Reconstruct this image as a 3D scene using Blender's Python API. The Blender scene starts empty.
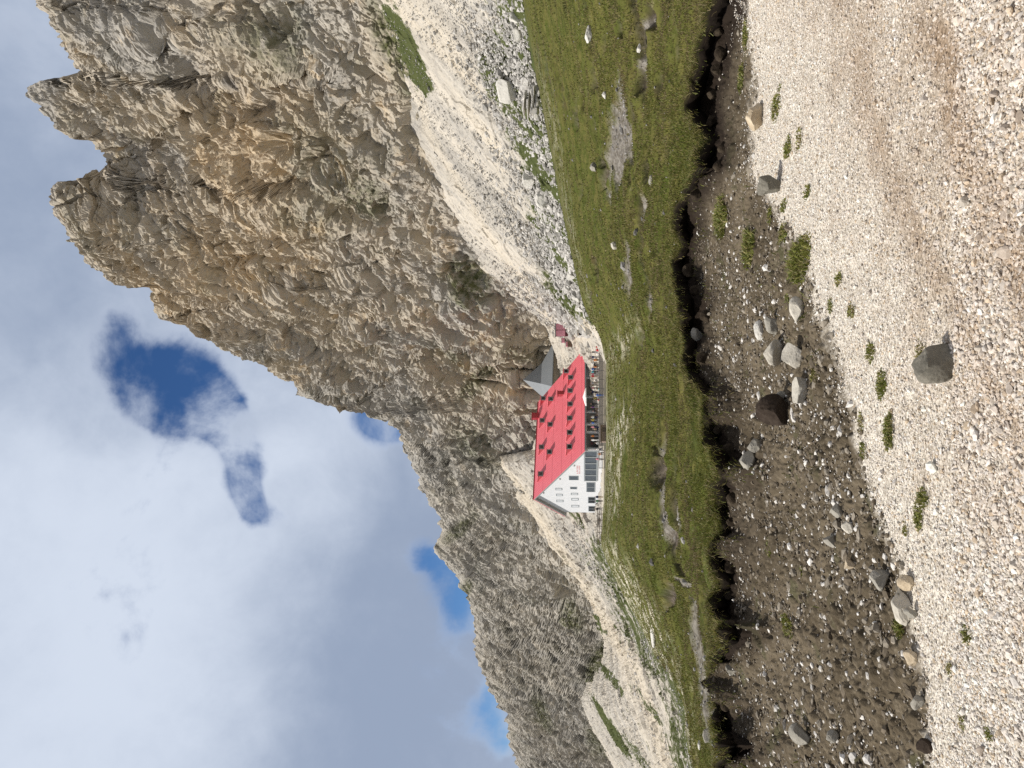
import bpy, bmesh, math, random
import numpy as np
from mathutils import Vector, Matrix
R = math.radians
rng = np.random.default_rng(11)
random.seed(5)
SC = bpy.context.scene
COL = SC.collection

# ------------------------------------------------------------------ camera frame
# u, v are pixels of the photograph turned upright (768 wide, 1024 tall)
F = 740.0
PITCH = math.atan(73.0 / F)
CAMZ = 1.6
cp, sp = math.cos(PITCH), math.sin(PITCH)
def ray(u, v):
    a = (np.asarray(u, float) - 384.0) / F
    b = (512.0 - np.asarray(v, float)) / F
    y = cp - b * sp
    z = sp + b * cp
    return a / y, z / y                      # x and z for one metre of forward distance
def at(u, v, D):
    x, z = ray(u, v)
    D = np.asarray(D, float)
    return np.stack(np.broadcast_arrays(x * D, D, z * D + CAMZ), -1)
def onz(u, v, z=0.0):
    x, k = ray(u, v)
    return at(u, v, (z - CAMZ) / k)
def project(P):
    P = np.asarray(P, float)
    x, y, z = P[..., 0], P[..., 1], P[..., 2] - CAMZ
    f = y * cp + z * sp
    w = -y * sp + z * cp
    return 384 + F * x / f, 512 - F * w / f

# ------------------------------------------------------------------ noise
def _hash(ix, iy, iz, seed=0):
    h = (ix.astype(np.uint32) * np.uint32(73856093)) ^ (iy.astype(np.uint32) * np.uint32(19349663)) ^ (iz.astype(np.uint32) * np.uint32(83492791)) ^ np.uint32((seed * 2654435761) & 0xffffffff)
    h ^= h >> np.uint32(13); h *= np.uint32(0x5bd1e995); h ^= h >> np.uint32(15)
    h *= np.uint32(0x27d4eb2d); h ^= h >> np.uint32(14)
    return h
def perlin(p, seed=0):
    p = p.astype(np.float32)
    i = np.floor(p).astype(np.int32); f = p - i
    w = f * f * f * (f * (f * 6 - 15) + 10)
    out = 0
    for dx in (0, 1):
        for dy in (0, 1):
            for dz in (0, 1):
                h = _hash(i[..., 0] + dx, i[..., 1] + dy, i[..., 2] + dz, seed)
                gx = ((h & np.uint32(1023)).astype(np.float32) / 511.5 - 1)
                gy = (((h >> np.uint32(10)) & np.uint32(1023)).astype(np.float32) / 511.5 - 1)
                gz = (((h >> np.uint32(20)) & np.uint32(1023)).astype(np.float32) / 511.5 - 1)
                d = gx * (f[..., 0] - dx) + gy * (f[..., 1] - dy) + gz * (f[..., 2] - dz)
                wx = w[..., 0] if dx else 1 - w[..., 0]
                wy = w[..., 1] if dy else 1 - w[..., 1]
                wz = w[..., 2] if dz else 1 - w[..., 2]
                out = out + d * wx * wy * wz
    return out * 1.3
def fbm(p, octv=4, seed=0, gain=.5, ridge=False):
    a, s, out = 1.0, 1.0, 0
    for k in range(octv):
        n = perlin(p * s, seed + k)
        if ridge: n = 1 - 2 * np.abs(n)
        out = out + a * n
        a *= gain; s *= 2.03
    return out
def facets(p, seed=0, tilt=1.0):
    """cells with a level and a tilt of their own: broken blocky rock; returns (height, edge, random)"""
    p = p.astype(np.float32)
    i = np.floor(p - .5).astype(np.int32)
    f1 = np.full(p.shape[:-1], 9, np.float32); f2 = f1.copy()
    hh = np.zeros(p.shape[:-1], np.float32); rr = hh.copy()
    for dx in (0, 1):
        for dy in (0, 1):
            for dz in (0, 1):
                cx, cy, cz = i[..., 0] + dx, i[..., 1] + dy, i[..., 2] + dz
                h = _hash(cx, cy, cz, seed)
                r1 = (h & np.uint32(1023)).astype(np.float32) / 1023
                r2 = ((h >> np.uint32(10)) & np.uint32(1023)).astype(np.float32) / 1023
                r3 = ((h >> np.uint32(20)) & np.uint32(1023)).astype(np.float32) / 1023
                ox, oy, oz = p[..., 0] - cx - .15 - .7 * r1, p[..., 1] - cy - .15 - .7 * r2, p[..., 2] - cz - .15 - .7 * r3
                d = np.sqrt(ox * ox + oy * oy + oz * oz)
                g = (r2 * 7.31) % 1
                lvl = (g - .5) + tilt * (ox * (((r1 * 13.7) % 1) - .5) + oy * (((r3 * 11.1) % 1) - .5) + oz * (((r2 * 17.3) % 1) - .5))
                near = d < f1
                f2 = np.where(near, f1, np.minimum(f2, d))
                hh = np.where(near, lvl, hh); rr = np.where(near, g, rr)
                f1 = np.where(near, d, f1)
    return hh, f2 - f1, rr
def block(p, seed, tilt=1.0):
    """angular jointed blocks (box shaped cells), each with a level and a tilt of its own"""
    p = p.astype(np.float32); i = np.floor(p - .5).astype(np.int32)
    f1 = np.full(p.shape[:-1], 9, np.float32); hh = np.zeros(p.shape[:-1], np.float32)
    for dx in (0, 1):
        for dy in (0, 1):
            for dz in (0, 1):
                cx, cy, cz = i[..., 0] + dx, i[..., 1] + dy, i[..., 2] + dz
                h = _hash(cx, cy, cz, seed)
                r1 = (h & np.uint32(1023)).astype(np.float32) / 1023; r2 = ((h >> np.uint32(10)) & np.uint32(1023)).astype(np.float32) / 1023; r3 = ((h >> np.uint32(20)) & np.uint32(1023)).astype(np.float32) / 1023
                ox, oy, oz = p[..., 0] - cx - .1 - .8 * r1, p[..., 1] - cy - .1 - .8 * r2, p[..., 2] - cz - .1 - .8 * r3
                d = np.maximum(np.maximum(np.abs(ox), np.abs(oy)), np.abs(oz)) + .12 * (np.abs(ox) + np.abs(oy) + np.abs(oz))
                lvl = ((r2 * 7.31) % 1 - .5) + tilt * (ox * (((r1 * 13.7) % 1) - .5) + oy * (((r3 * 11.1) % 1) - .5) + oz * (((r2 * 17.3) % 1) - .5))
                near = d < f1; hh = np.where(near, lvl, hh); f1 = np.where(near, d, f1)
    return hh
def plate(p, seed, tilt):
    h, e, _ = facets(p, seed, tilt); w = sstep(0, .24, e)
    return w * (h + .2) - .15 * (1 - w)
def lump(p, seed):
    _, e, r = facets(p, seed, 1.0); return np.sqrt(np.clip(e / .42, 0, 1)) * (.65 + .7 * r) - .7
def sstep(a, b, x):
    t = np.clip((x - a) / (b - a), 0, 1)
    return t * t * (3 - 2 * t)

def tps(pts, vals, S=300.0):
    X = np.asarray(pts, float) / S; n = len(X)
    def phi(d2): return np.where(d2 > 1e-12, .5 * d2 * np.log(np.maximum(d2, 1e-12)), 0)
    d2 = ((X[:, None] - X[None]) ** 2).sum(-1)
    A = np.zeros((n + 3, n + 3)); A[:n, :n] = phi(d2) + np.eye(n) * 1e-4
    A[:n, n] = 1; A[:n, n + 1:] = X; A[n, :n] = 1; A[n + 1:, :n] = X.T
    c = np.linalg.solve(A, np.concatenate([np.asarray(vals, float), np.zeros(3)]))
    def ev(u, v):
        u = np.asarray(u, float) / S; v = np.asarray(v, float) / S
        out = c[n] + c[n + 1] * u + c[n + 2] * v
        for k in range(n):
            out = out + c[k] * phi((u - X[k, 0]) ** 2 + (v - X[k, 1]) ** 2)
        return out
    return ev
def invdepth(ctrl):
    f = tps([(a, b) for a, b, _ in ctrl], [1 / d for _, _, d in ctrl])
    return lambda u, v, lo=1 / 900.: 1 / np.maximum(f(np.clip(u, -160, 928), v), lo)
def curve(pts):
    pts = sorted(pts); xs = [p[0] for p in pts]; ys = [p[1] for p in pts]
    return lambda u: np.interp(u, xs, ys)
def wide(nc, lo, hi):
    """columns: dense across the view, coarse far out to both sides"""
    k = 50
    return np.concatenate([lo - 10 - 900 * np.linspace(1, 0, k) ** 1.6, np.linspace(lo, hi, nc - 2 * k), hi + 10 + 900 * np.linspace(0, 1, k) ** 1.6])
def seg_dist(u, v, line):
    best = np.full(np.broadcast(u, v).shape, 1e9)
    for (a, b), (c, d) in zip(line[:-1], line[1:]):
        L = (c - a) ** 2 + (d - b) ** 2 + 1e-9
        t = np.clip(((u - a) * (c - a) + (v - b) * (d - b)) / L, 0, 1)
        best = np.minimum(best, np.hypot(u - a - t * (c - a), v - b - t * (d - b)))
    return best

# ------------------------------------------------------------------ mesh helpers
def mesh_np(name, V, quads=None, tris=None, attrs=None, colors=None, smooth=True):
    me = bpy.data.meshes.new(name)
    V = np.ascontiguousarray(V, np.float32)
    loops = []; starts = []; n = 0
    for fc, k in ((quads, 4), (tris, 3)):
        if fc is None or len(fc) == 0: continue
        fc = np.asarray(fc, np.int32)
        loops.append(fc.ravel()); starts.append(n + np.arange(len(fc)) * k); n += fc.size
    loops = np.concatenate(loops); starts = np.concatenate(starts).astype(np.int32)
    me.vertices.add(len(V)); me.vertices.foreach_set('co', V.ravel())
    me.loops.add(len(loops)); me.loops.foreach_set('vertex_index', loops)
    me.polygons.add(len(starts)); me.polygons.foreach_set('loop_start', starts)
    me.polygons.foreach_set('use_smooth', np.full(len(starts), smooth))
    me.update(calc_edges=True)
    for k, a in (attrs or {}).items():
        at_ = me.attributes.new(k, 'FLOAT', 'POINT'); at_.data.foreach_set('value', np.ascontiguousarray(a, np.float32).ravel())
    for k, a in (colors or {}).items():
        at_ = me.attributes.new(k, 'FLOAT_COLOR', 'POINT')
        c = np.ones((len(V), 4), np.float32); c[:, :3] = a
        at_.data.foreach_set('color', c.ravel())
    me.validate()
    return me
def grid_quads(nr, nc):
    i = np.arange(nr * nc).reshape(nr, nc)
    return np.stack([i[:-1, :-1], i[:-1, 1:], i[1:, 1:], i[1:, :-1]], -1).reshape(-1, 4)
def link(name, me, m=None, parent=None, loc=None):
    o = bpy.data.objects.new(name, me); COL.objects.link(o)
    if m is not None and me is not None: me.materials.append(m)
    if parent is not None: o.parent = parent
    if loc is not None: o.location = loc
    return o
def tag(o, label, cat, group=None):
    o['label'] = label; o['category'] = cat
    if group: o['group'] = group
    return o
def empty(name, label, cat, loc, rz=0, group=None):
    o = bpy.data.objects.new(name, None); COL.objects.link(o)
    o.location = loc; o.rotation_euler = (0, 0, rz); o.empty_display_size = .2
    return tag(o, label, cat, group)
def struct(name, me, m):
    o = link(name, me, m); o['kind'] = 'structure'; return o
def stuff(name, me, m):
    o = link(name, me, m); o['kind'] = 'stuff'; return o
class MB:
    """collects solids into one mesh"""
    def __init__(s): s.bm = bmesh.new()
    def box(s, lo, hi, M=None, mi=0):
        r = bmesh.ops.create_cube(s.bm, size=1)
        lo, hi = Vector(lo), Vector(hi)
        for v in r['verts']:
            v.co = Vector(((lo[k] + hi[k]) / 2 + v.co[k] * (hi[k] - lo[k]) for k in range(3)))
            if M: v.co = M @ v.co
        for f in {f for v in r['verts'] for f in v.link_faces}: f.material_index = mi
        return s
    def poly(s, pts, mi=0):
        f = s.bm.faces.new([s.bm.verts.new(p) for p in pts]); f.material_index = mi; return s
    def prism(s, pts, d, mi=0):
        """pts: a planar outline; d: offset vector of its thickness"""
        d = Vector(d); a = [s.bm.verts.new(p) for p in pts]; b = [s.bm.verts.new(Vector(p) + d) for p in pts]
        n = len(a); fs = [s.bm.faces.new(a[::-1]), s.bm.faces.new(b)]
        for k in range(n): fs.append(s.bm.faces.new((a[k], a[(k + 1) % n], b[(k + 1) % n], b[k])))
        for f in fs: f.material_index = mi
        return s
    def bar(s, a, b, w, h=None, mi=0):
        a, b = Vector(a), Vector(b); h = h or w
        d = (b - a); L = d.length; q = d.to_track_quat('Z', 'Y').to_matrix().to_4x4()
        return s.box((-w / 2, -h / 2, 0), (w / 2, h / 2, L), Matrix.Translation(a) @ q, mi)
    def tube(s, a, b, r0, r1=None, n=10, mi=0):
        a, b = Vector(a), Vector(b); d = b - a; r1 = r0 if r1 is None else r1
        q = d.to_track_quat('Z', 'Y').to_matrix().to_4x4()
        r = bmesh.ops.create_cone(s.bm, cap_ends=True, segments=n, radius1=r0, radius2=max(r1, 1e-4), depth=d.length,
                                  matrix=Matrix.Translation((a + b) / 2) @ q)
        for f in {f for v in r['verts'] for f in v.link_faces}: f.material_index = mi
        return s
    def build(s, name, mats, parent=None, loc=None, bevel=0):
        bmesh.ops.recalc_face_normals(s.bm, faces=s.bm.faces)
        if bevel: bmesh.ops.bevel(s.bm, geom=s.bm.edges[:], offset=bevel, segments=1, affect='EDGES')
        me = bpy.data.meshes.new(name); s.bm.to_mesh(me); s.bm.free()
        for m in (mats if isinstance(mats, (list, tuple)) else [mats]): me.materials.append(m)
        return link(name, me, None, parent, loc)

# ------------------------------------------------------------------ materials
class NT:
    def __init__(s, name):
        s.m = bpy.data.materials.new(name); s.m.use_nodes = True; s.t = s.m.node_tree; s.t.nodes.clear()
        s.out = s.n('ShaderNodeOutputMaterial'); s.b = s.n('ShaderNodeBsdfPrincipled')
        s.l(s.b.outputs[0], s.out.inputs[0]); s.b.inputs['Specular IOR Level'].default_value = .04
        s.b.inputs['Roughness'].default_value = .9
    def n(s, k): return s.t.nodes.new(k)
    def l(s, a, b): s.t.links.new(a, b)
    def val(s, sock, x):
        if hasattr(x, 'default_value') or hasattr(x, 'is_linked'): s.l(x, sock)
        elif isinstance(x, (tuple, list)) and len(x) == 3 and sock.type == 'RGBA': sock.default_value = (*x, 1)
        else: sock.default_value = x
    def pos(s): return s.n('ShaderNodeNewGeometry').outputs['Position']
    def obj(s): return s.n('ShaderNodeTexCoord').outputs['Object']
    def attr(s, name, color=False):
        a = s.n('ShaderNodeAttribute'); a.attribute_name = name
        return a.outputs['Color' if color else 'Fac']
    def vmap(s, v, scale=(1, 1, 1), rot=(0, 0, 0)):
        m = s.n('ShaderNodeMapping'); s.l(v, m.inputs[0]); m.inputs['Scale'].default_value = scale; m.inputs['Rotation'].default_value = rot
        return m.outputs[0]
    def noise(s, v, scale, detail=4, rough=.55, dist=0.0, color=False):
        m = s.n('ShaderNodeTexNoise'); s.l(v, m.inputs['Vector'])
        m.inputs['Scale'].default_value = scale; m.inputs['Detail'].default_value = detail
        m.inputs['Roughness'].default_value = rough; m.inputs['Distortion'].default_value = dist
        return m.outputs['Color' if color else 'Fac']
    def voro(s, v, scale, feat='F1', out='Distance'):
        m = s.n('ShaderNodeTexVoronoi'); m.feature = feat; s.l(v, m.inputs['Vector']); m.inputs['Scale'].default_value = scale
        return m.outputs[out]
    def math(s, op, a, b=0.0, clamp=False):
        m = s.n('ShaderNodeMath'); m.operation = op; m.use_clamp = clamp; s.val(m.inputs[0], a); s.val(m.inputs[1], b); return m.outputs[0]
    def ramp(s, f, a, b, lo=0.0, hi=1.0):
        m = s.n('ShaderNodeMapRange'); m.interpolation_type = 'SMOOTHSTEP'; s.val(m.inputs[0], f)
        for k, x in zip((1, 2, 3, 4), (a, b, lo, hi)): m.inputs[k].default_value = x
        return m.outputs[0]
    def mix(s, f, a, b, mode='MIX'):
        m = s.n('ShaderNodeMix'); m.data_type = 'RGBA'; m.blend_type = mode
        s.val(m.inputs[0], f); s.val(m.inputs[6], a); s.val(m.inputs[7], b); return m.outputs[2]
    def bump(s, h, strength=.5, dist=.05, prev=None):
        m = s.n('ShaderNodeBump'); m.inputs['Strength'].default_value = strength; m.inputs['Distance'].default_value = dist
        s.val(m.inputs['Height'], h)
        if prev is not None: s.l(prev, m.inputs['Normal'])
        s.l(m.outputs[0], s.b.inputs['Normal']); return m.outputs[0]
    def color(s, c): s.val(s.b.inputs['Base Color'], c); return s
    def rough(s, r): s.val(s.b.inputs['Roughness'], r); return s
def plain(name, c, rough=.7, spec=.25, metal=0, var=.12, scale=6.0):
    t = NT(name); p = t.obj()
    n = t.noise(p, scale, 5)
    t.color(t.mix(t.ramp(n, .3, .7), tuple(x * (1 - var) for x in c), tuple(min(1, x * (1 + var)) for x in c)))
    t.rough(rough); t.b.inputs['Specular IOR Level'].default_value = spec; t.b.inputs['Metallic'].default_value = metal
    return t.m

FALL = Vector((-.78, -.30, -.50)).normalized()        # the way debris runs down the slopes
def fall_frame(p):
    a = np.array(FALL); b = np.cross(a, [0, 0, 1.0]); b /= np.linalg.norm(b); c = np.cross(a, b)
    return p @ a, p @ b, p @ c

def mat_rock(name, shade=1.0, warm=1.0):
    t = NT(name); p = t.pos()
    big = t.noise(p, .022, 6, .6, .8); mid = t.noise(p, .11, 8, .65, .5); fin = t.noise(p, .7, 8, .7)
    q = t.vmap(p, (.05, .05, .05), (0, R(-32), R(20)))
    st = t.noise(t.vmap(p, (.9, .25, .35), (0, R(-35), 0)), .35, 8, .7, .3)
    c = t.mix(t.ramp(big, .40, .60), (.345 * shade, .322 * shade, .285 * shade), (.425 * shade, .37 * shade, .29 * shade))
    c = t.mix(t.math('MULTIPLY', t.ramp(mid, .54, .70), .75 * warm), c, (.50, .385, .245))
    c = t.mix(t.math('MULTIPLY', t.ramp(t.noise(p, .16, 6, .6), .55, .72), .7), c, (.45, .415, .355))
    c = t.mix(t.math('MULTIPLY', t.ramp(st, .50, .66), .4), c, (.23, .22, .205))
    c = t.mix(t.math('MULTIPLY', t.ramp(fin, .50, .72), .45), c, (.47, .425, .355))
    c = t.mix(t.math('MULTIPLY', t.ramp(t.noise(p, 1.3, 6, .7), .56, .72), .5), c, (.19, .17, .15))
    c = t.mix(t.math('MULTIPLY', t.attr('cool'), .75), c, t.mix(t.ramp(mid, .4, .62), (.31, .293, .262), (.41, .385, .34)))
    c = t.mix(t.attr('tan'), c, (.55, .405, .235))
    c = t.mix(t.math('MULTIPLY', t.attr('wet'), .85), c, (.05, .05, .06))
    vn = t.noise(p, .55, 6, .7)
    vg = t.mix(t.noise(p, .3, 4), (.060, .072, .026), (.12, .118, .055))
    vm = t.math('MULTIPLY', t.attr('veg'), t.ramp(vn, .30, .60))
    c = t.mix(vm, c, vg)
    t.color(c)
    h = t.math('ADD', t.noise(p, 1.1, 3, .5), t.math('MULTIPLY', t.voro(t.vmap(p, (1, .7, .6), (0, R(-35), 0)), 1.1), .6))
    t.bump(h, .8, .35)
    return t.m
def mat_scree():
    t = NT('scree'); p = t.pos()
    a = FALL; rotv = t.vmap(p, (1, 1, 1))
    # coordinates along and across the fall line
    def dot(v):
        m = t.n('ShaderNodeVectorMath'); m.operation = 'DOT_PRODUCT'; t.l(p, m.inputs[0]); m.inputs[1].default_value = v; return m.outputs['Value']
    A = Vector(FALL); B = A.cross(Vector((0, 0, 1))).normalized(); C_ = A.cross(B)
    cb = t.n('ShaderNodeCombineXYZ'); t.l(t.math('MULTIPLY', dot(A), .07), cb.inputs[0]); t.l(dot(B), cb.inputs[1]); t.l(t.math('MULTIPLY', dot(C_), .3), cb.inputs[2])
    f = cb.outputs[0]
    s1 = t.noise(f, .16, 6, .6, .3); s2 = t.noise(f, .7, 6, .65)
    blk = t.noise(p, .45, 8, .7); gr = t.noise(p, 1.6, 6, .75)
    c = t.mix(t.ramp(s1, .38, .62), (.37, .345, .305), (.50, .455, .385))
    c = t.mix(t.math('MULTIPLY', t.ramp(s2, .5, .68), .6), c, (.58, .535, .455))
    c = t.mix(t.math('MULTIPLY', t.ramp(blk, .52, .62), .55), c, (.23, .22, .205))
    c = t.mix(t.math('MULTIPLY', t.ramp(gr, .55, .66), .5), c, (.22, .21, .19))
    c = t.mix(t.attr('sand'), c, t.mix(t.noise(p, .5, 6, .7), (.47, .41, .32), (.58, .52, .425)))
    vv = t.math('ADD', t.math('MULTIPLY', t.noise(f, .45, 7, .7), .6), t.math('MULTIPLY', t.noise(p, .5, 8, .75), .6))
    m = t.math('SUBTRACT', t.math('ADD', vv, t.attr('veg')), 1.0)
    vg = t.mix(t.noise(p, .8, 4), (.045, .062, .022), (.10, .105, .042))
    c = t.mix(t.ramp(m, -.03, .05), c, vg)
    t.color(c)
    t.bump(t.math('ADD', t.noise(p, 1.2, 3, .5), t.math('MULTIPLY', t.voro(p, 1.6), .6)), .7, .22)
    return t.m
def mat_meadow():
    t = NT('meadow_turf'); p = t.pos()
    n1 = t.noise(p, .25, 6, .6); n2 = t.noise(t.vmap(p, (1, .6, 1)), 1.6, 7, .7); n3 = t.noise(p, 9, 5, .7)
    c = t.mix(t.ramp(n1, .35, .65), (.064, .078, .016), (.098, .100, .026))
    c = t.mix(t.math('MULTIPLY', t.ramp(n2, .45, .62), .8), c, (.125, .112, .035))
    c = t.mix(t.math('MULTIPLY', t.ramp(n3, .5, .7), .6), c, (.032, .042, .010))
    c = t.mix(t.math('MULTIPLY', t.ramp(t.noise(t.vmap(p, (.35, 1, 1)), 1.1, 8, .75), .52, .64), .65), c, (.030, .036, .010))
    c = t.mix(t.math('MULTIPLY', t.ramp(t.noise(p, 2.6, 6, .75), .60, .68), .5), c, (.26, .23, .13))
    c = t.mix(t.math('MULTIPLY', t.ramp(t.noise(p, .6, 7, .7), .56, .68), .6), c, (.085, .062, .03))
    pale = t.math('MULTIPLY', t.attr('pale'), t.ramp(t.noise(t.vmap(p, (.35, .16, 1)), 2.2, 8, .75), .47, .60))
    c = t.mix(pale, c, (.52, .48, .38))
    so = t.mix(t.ramp(t.noise(p, 3, 7, .7), .4, .65), (.045, .036, .028), (.15, .125, .10))
    c = t.mix(t.attr('soil'), c, so)
    gv = t.mix(t.ramp(t.noise(p, 7, 6, .75), .4, .62), (.115, .10, .08), (.25, .23, .20))
    c = t.mix(t.attr('grit'), c, gv)
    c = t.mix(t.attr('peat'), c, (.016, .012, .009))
    t.color(c)
    t.bump(t.math('ADD', t.noise(p, 6, 3, .5), t.math('MULTIPLY', t.noise(p, 1.3, 3, .5), 2.5)), .7, .07)
    return t.m
def mat_ground():
    t = NT('soil_and_grit'); p = t.pos()
    g = t.attr('gravel')
    n1 = t.noise(p, 1.1, 7, .65); n2 = t.noise(p, 14, 7, .7); n3 = t.noise(p, 60, 4, .7)
    dirt = t.mix(t.ramp(n1, .38, .65), (.082, .065, .043), (.145, .117, .080))
    dirt = t.mix(t.math('MULTIPLY', t.ramp(n2, .5, .68), .7), dirt, (.21, .175, .125))
    dirt = t.mix(t.math('MULTIPLY', t.ramp(t.noise(p, 2.3, 6), .58, .68), .45), dirt, (.055, .066, .025))
    dirt = t.mix(t.attr('peat'), dirt, t.mix(n2, (.012, .009, .007), (.038, .028, .021)))
    fines = t.mix(t.ramp(n2, .35, .65), (.49, .45, .385), (.66, .615, .54))
    fines = t.mix(t.attr('brown'), fines, t.mix(n2, (.25, .185, .13), (.38, .295, .215)))
    vc = t.n('ShaderNodeTexVoronoi'); t.l(p, vc.inputs['Vector']); vc.inputs['Scale'].default_value = 95.0; vs_ = t.n('ShaderNodeSeparateColor'); t.l(vc.outputs['Color'], vs_.inputs[0])
    fines = t.mix(1.0, fines, t.mix(t.ramp(vs_.outputs[0], .1, .9), (.62, .59, .55), (1.25, 1.24, 1.22)), 'MULTIPLY')
    c = t.mix(g, dirt, fines)
    t.color(c)
    t.bump(t.math('ADD', t.noise(p, 14, 3, .5), t.math('MULTIPLY', n3, .5)), .8, .02)
    return t.m
def mat_stone(name='stone_attr', bump=.004, scale=60.0):
    t = NT(name); p = t.pos()
    n = t.noise(p, scale, 6, .7)
    t.color(t.mix(1.0, t.attr('Col', True), t.mix(t.ramp(n, .3, .7), (.72, .71, .70), (1, 1, 1)), 'MULTIPLY'))
    t.rough(.85); t.bump(t.noise(p, scale, 2, .5), .6, bump)
    return t.m
def mat_grass():
    t = NT('grass_blades'); t.color(t.attr('Col', True)); t.rough(.6)
    t.b.inputs['Specular IOR Level'].default_value = .3
    tr = t.n('ShaderNodeBsdfTranslucent'); t.l(t.attr('Col', True), tr.inputs[0])
    mx = t.n('ShaderNodeMixShader'); mx.inputs[0].default_value = .3
    t.l(t.b.outputs[0], mx.inputs[1]); t.l(tr.outputs[0], mx.inputs[2]); t.l(mx.outputs[0], t.out.inputs[0])
    return t.m
def mat_boulder(name, c0, c1, spot=None):
    t = NT(name); p = t.obj()
    n = t.noise(p, 9, 8, .7); n2 = t.noise(p, 40, 6, .75)
    c = t.mix(t.ramp(n, .35, .65), c0, c1)
    c = t.mix(t.math('MULTIPLY', t.ramp(n2, .5, .7), .5), c, tuple(x * .6 for x in c0))
    if spot: c = t.mix(t.math('MULTIPLY', t.ramp(t.voro(p, 14), .16, .05), .8), c, spot)
    t.color(c); t.bump(t.math('ADD', t.noise(p, 9, 3, .5), t.math('MULTIPLY', t.noise(p, 45, 3, .5), .4)), .5, .02)
    return t.m
M = {}
M['grass'] = mat_grass(); M['stone'] = mat_stone(); M['bigstone'] = mat_stone('stone_large', .12, 3.0)

# ------------------------------------------------------------------ the lie of the land (upright pixels -> distance)
EDGE = curve([(-160, 742), (-80, 735), (0, 722), (40, 712), (70, 710), (88, 708), (100, 712), (118, 714), (138, 718), (158, 712), (188, 708), (208, 704), (235, 704), (268, 708),
              (300, 714), (318, 714), (338, 708), (368, 701), (398, 690), (428, 684), (440, 680), (470, 680), (500, 675), (540, 675), (568, 681), (580, 686), (600, 697), (630, 692),
              (660, 692), (700, 693), (735, 698), (750, 708), (768, 714), (850, 716), (930, 720)])
GRAVEL = curve([(-160, 960), (0, 930), (88, 920), (148, 910), (200, 897), (268, 872), (330, 856), (368, 846), (400, 838), (440, 826), (470, 812), (500, 806), (518, 800), (560, 772), (598, 752), (650, 752), (690, 757), (740, 752), (768, 748), (930, 740)])
meadow_ctrl = [(768, 712, 7.7), (700, 694, 8.9), (600, 694, 8.9), (540, 675, 10.6), (440, 680, 10.2), (368, 701, 8.4), (268, 708, 7.9), (150, 712, 7.7), (60, 711, 7.8), (0, 722, 7.1),
               (-160, 742, 6.2), (930, 720, 7.2), (930, 490, 70), (768, 522, 85), (668, 540, 97), (568, 560, 112), (468, 580, 132), (430, 600, 140), (330, 606, 142), (258, 603, 150), (225, 601, 150),
               (167, 630, 100), (114, 654, 68), (60, 682, 38), (0, 694, 28), (-160, 724, 14), (700, 615, 17), (330, 640, 21)]
Dm = invdepth(meadow_ctrl)
scree_ctrl = [(930, 330, 108), (768, 375, 125), (700, 400, 135), (630, 415, 148), (560, 440, 163), (480, 490, 177), (431, 547, 193), (306, 497, 226), (268, 521, 240), (212, 556, 268), (174, 584, 300),
              (121, 604, 345), (69, 581, 440), (6, 612, 470), (-160, 690, 520), (930, 490, 70), (768, 522, 85), (668, 540, 97), (568, 560, 112), (468, 580, 132), (420, 602, 140), (318, 606, 148), (258, 603, 160),
              (225, 601, 165), (167, 630, 160), (114, 654, 150), (55, 687, 135), (0, 700, 128), (-160, 760, 110)]
Ds = invdepth(scree_ctrl)
CONTACT = curve([(-160, 690), (-60, 645), (6, 612), (40, 597), (69, 581), (87, 590), (100, 596), (121, 604), (146, 598), (174, 584), (212, 556), (268, 521), (306, 497), (313, 520), (318, 548), (380, 560), (420, 551),
                 (431, 547), (480, 502), (530, 462), (568, 440), (600, 430), (636, 420), (668, 404), (700, 392), (768, 374), (930, 330)])
MEADTOP = curve([(-160, 724), (0, 694), (55, 686), (87, 678), (114, 654), (167, 629), (205, 608), (222, 601), (258, 603), (330, 606), (405, 606), (420, 602), (430, 597), (468, 582), (520, 570), (568, 560), (620, 550), (668, 541), (710, 531), (768, 523), (930, 490)])
SKYLINE = [(-160, 590), (-60, 548), (0, 520), (17, 514), (34, 506), (55, 507), (62, 500), (69, 497), (97, 483), (105, 478), (114, 476), (153, 474), (181, 464), (198, 455), (212, 440), (219, 436), (229, 437), (231, 441), (246, 441),
           (253, 440), (265, 428), (285, 420), (305, 413), (328, 402), (340, 396), (348, 390), (358, 368), (363, 362), (365, 341), (371, 305), (383, 290), (393, 278), (403, 265), (415, 240), (430, 215), (440, 200), (451, 160), (470, 152), (483, 145), (486, 115), (505, 90),
           (518, 80), (540, 64), (553, 57), (565, 55), (571, 51), (580, 58), (585, 74), (588, 108), (590, 117), (608, 110), (628, 95), (634, 70), (644, 55), (660, 42), (676, 28), (685, 35), (690, 48), (692, 80), (698, 81), (702, 74), (712, 72), (722, 62), (731, 60), (745, 57),
           (753, 56), (758, 46), (768, 41), (800, 20), (860, 30), (930, 60)]
SKY = curve(SKYLINE)
cliff_ctrl = [(930, 330, 108), (768, 375, 125), (700, 400, 135), (630, 415, 148), (560, 440, 163), (480, 490, 177), (431, 547, 193), (370, 555, 203), (306, 497, 228), (268, 521, 240), (212, 556, 268), (174, 584, 300),
              (121, 604, 345), (69, 581, 440), (6, 612, 470), (-160, 690, 520),
              (930, 40, 163), (768, 40, 190), (678, 28, 211), (600, 100, 220), (571, 52, 224), (518, 80, 230), (483, 145, 232), (430, 215, 244), (403, 265, 253), (363, 365, 265), (285, 420, 317), (198, 455, 387),
              (114, 476, 471), (17, 514, 583), (-160, 585, 685)]
Dc = invdepth(cliff_ctrl)

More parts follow.
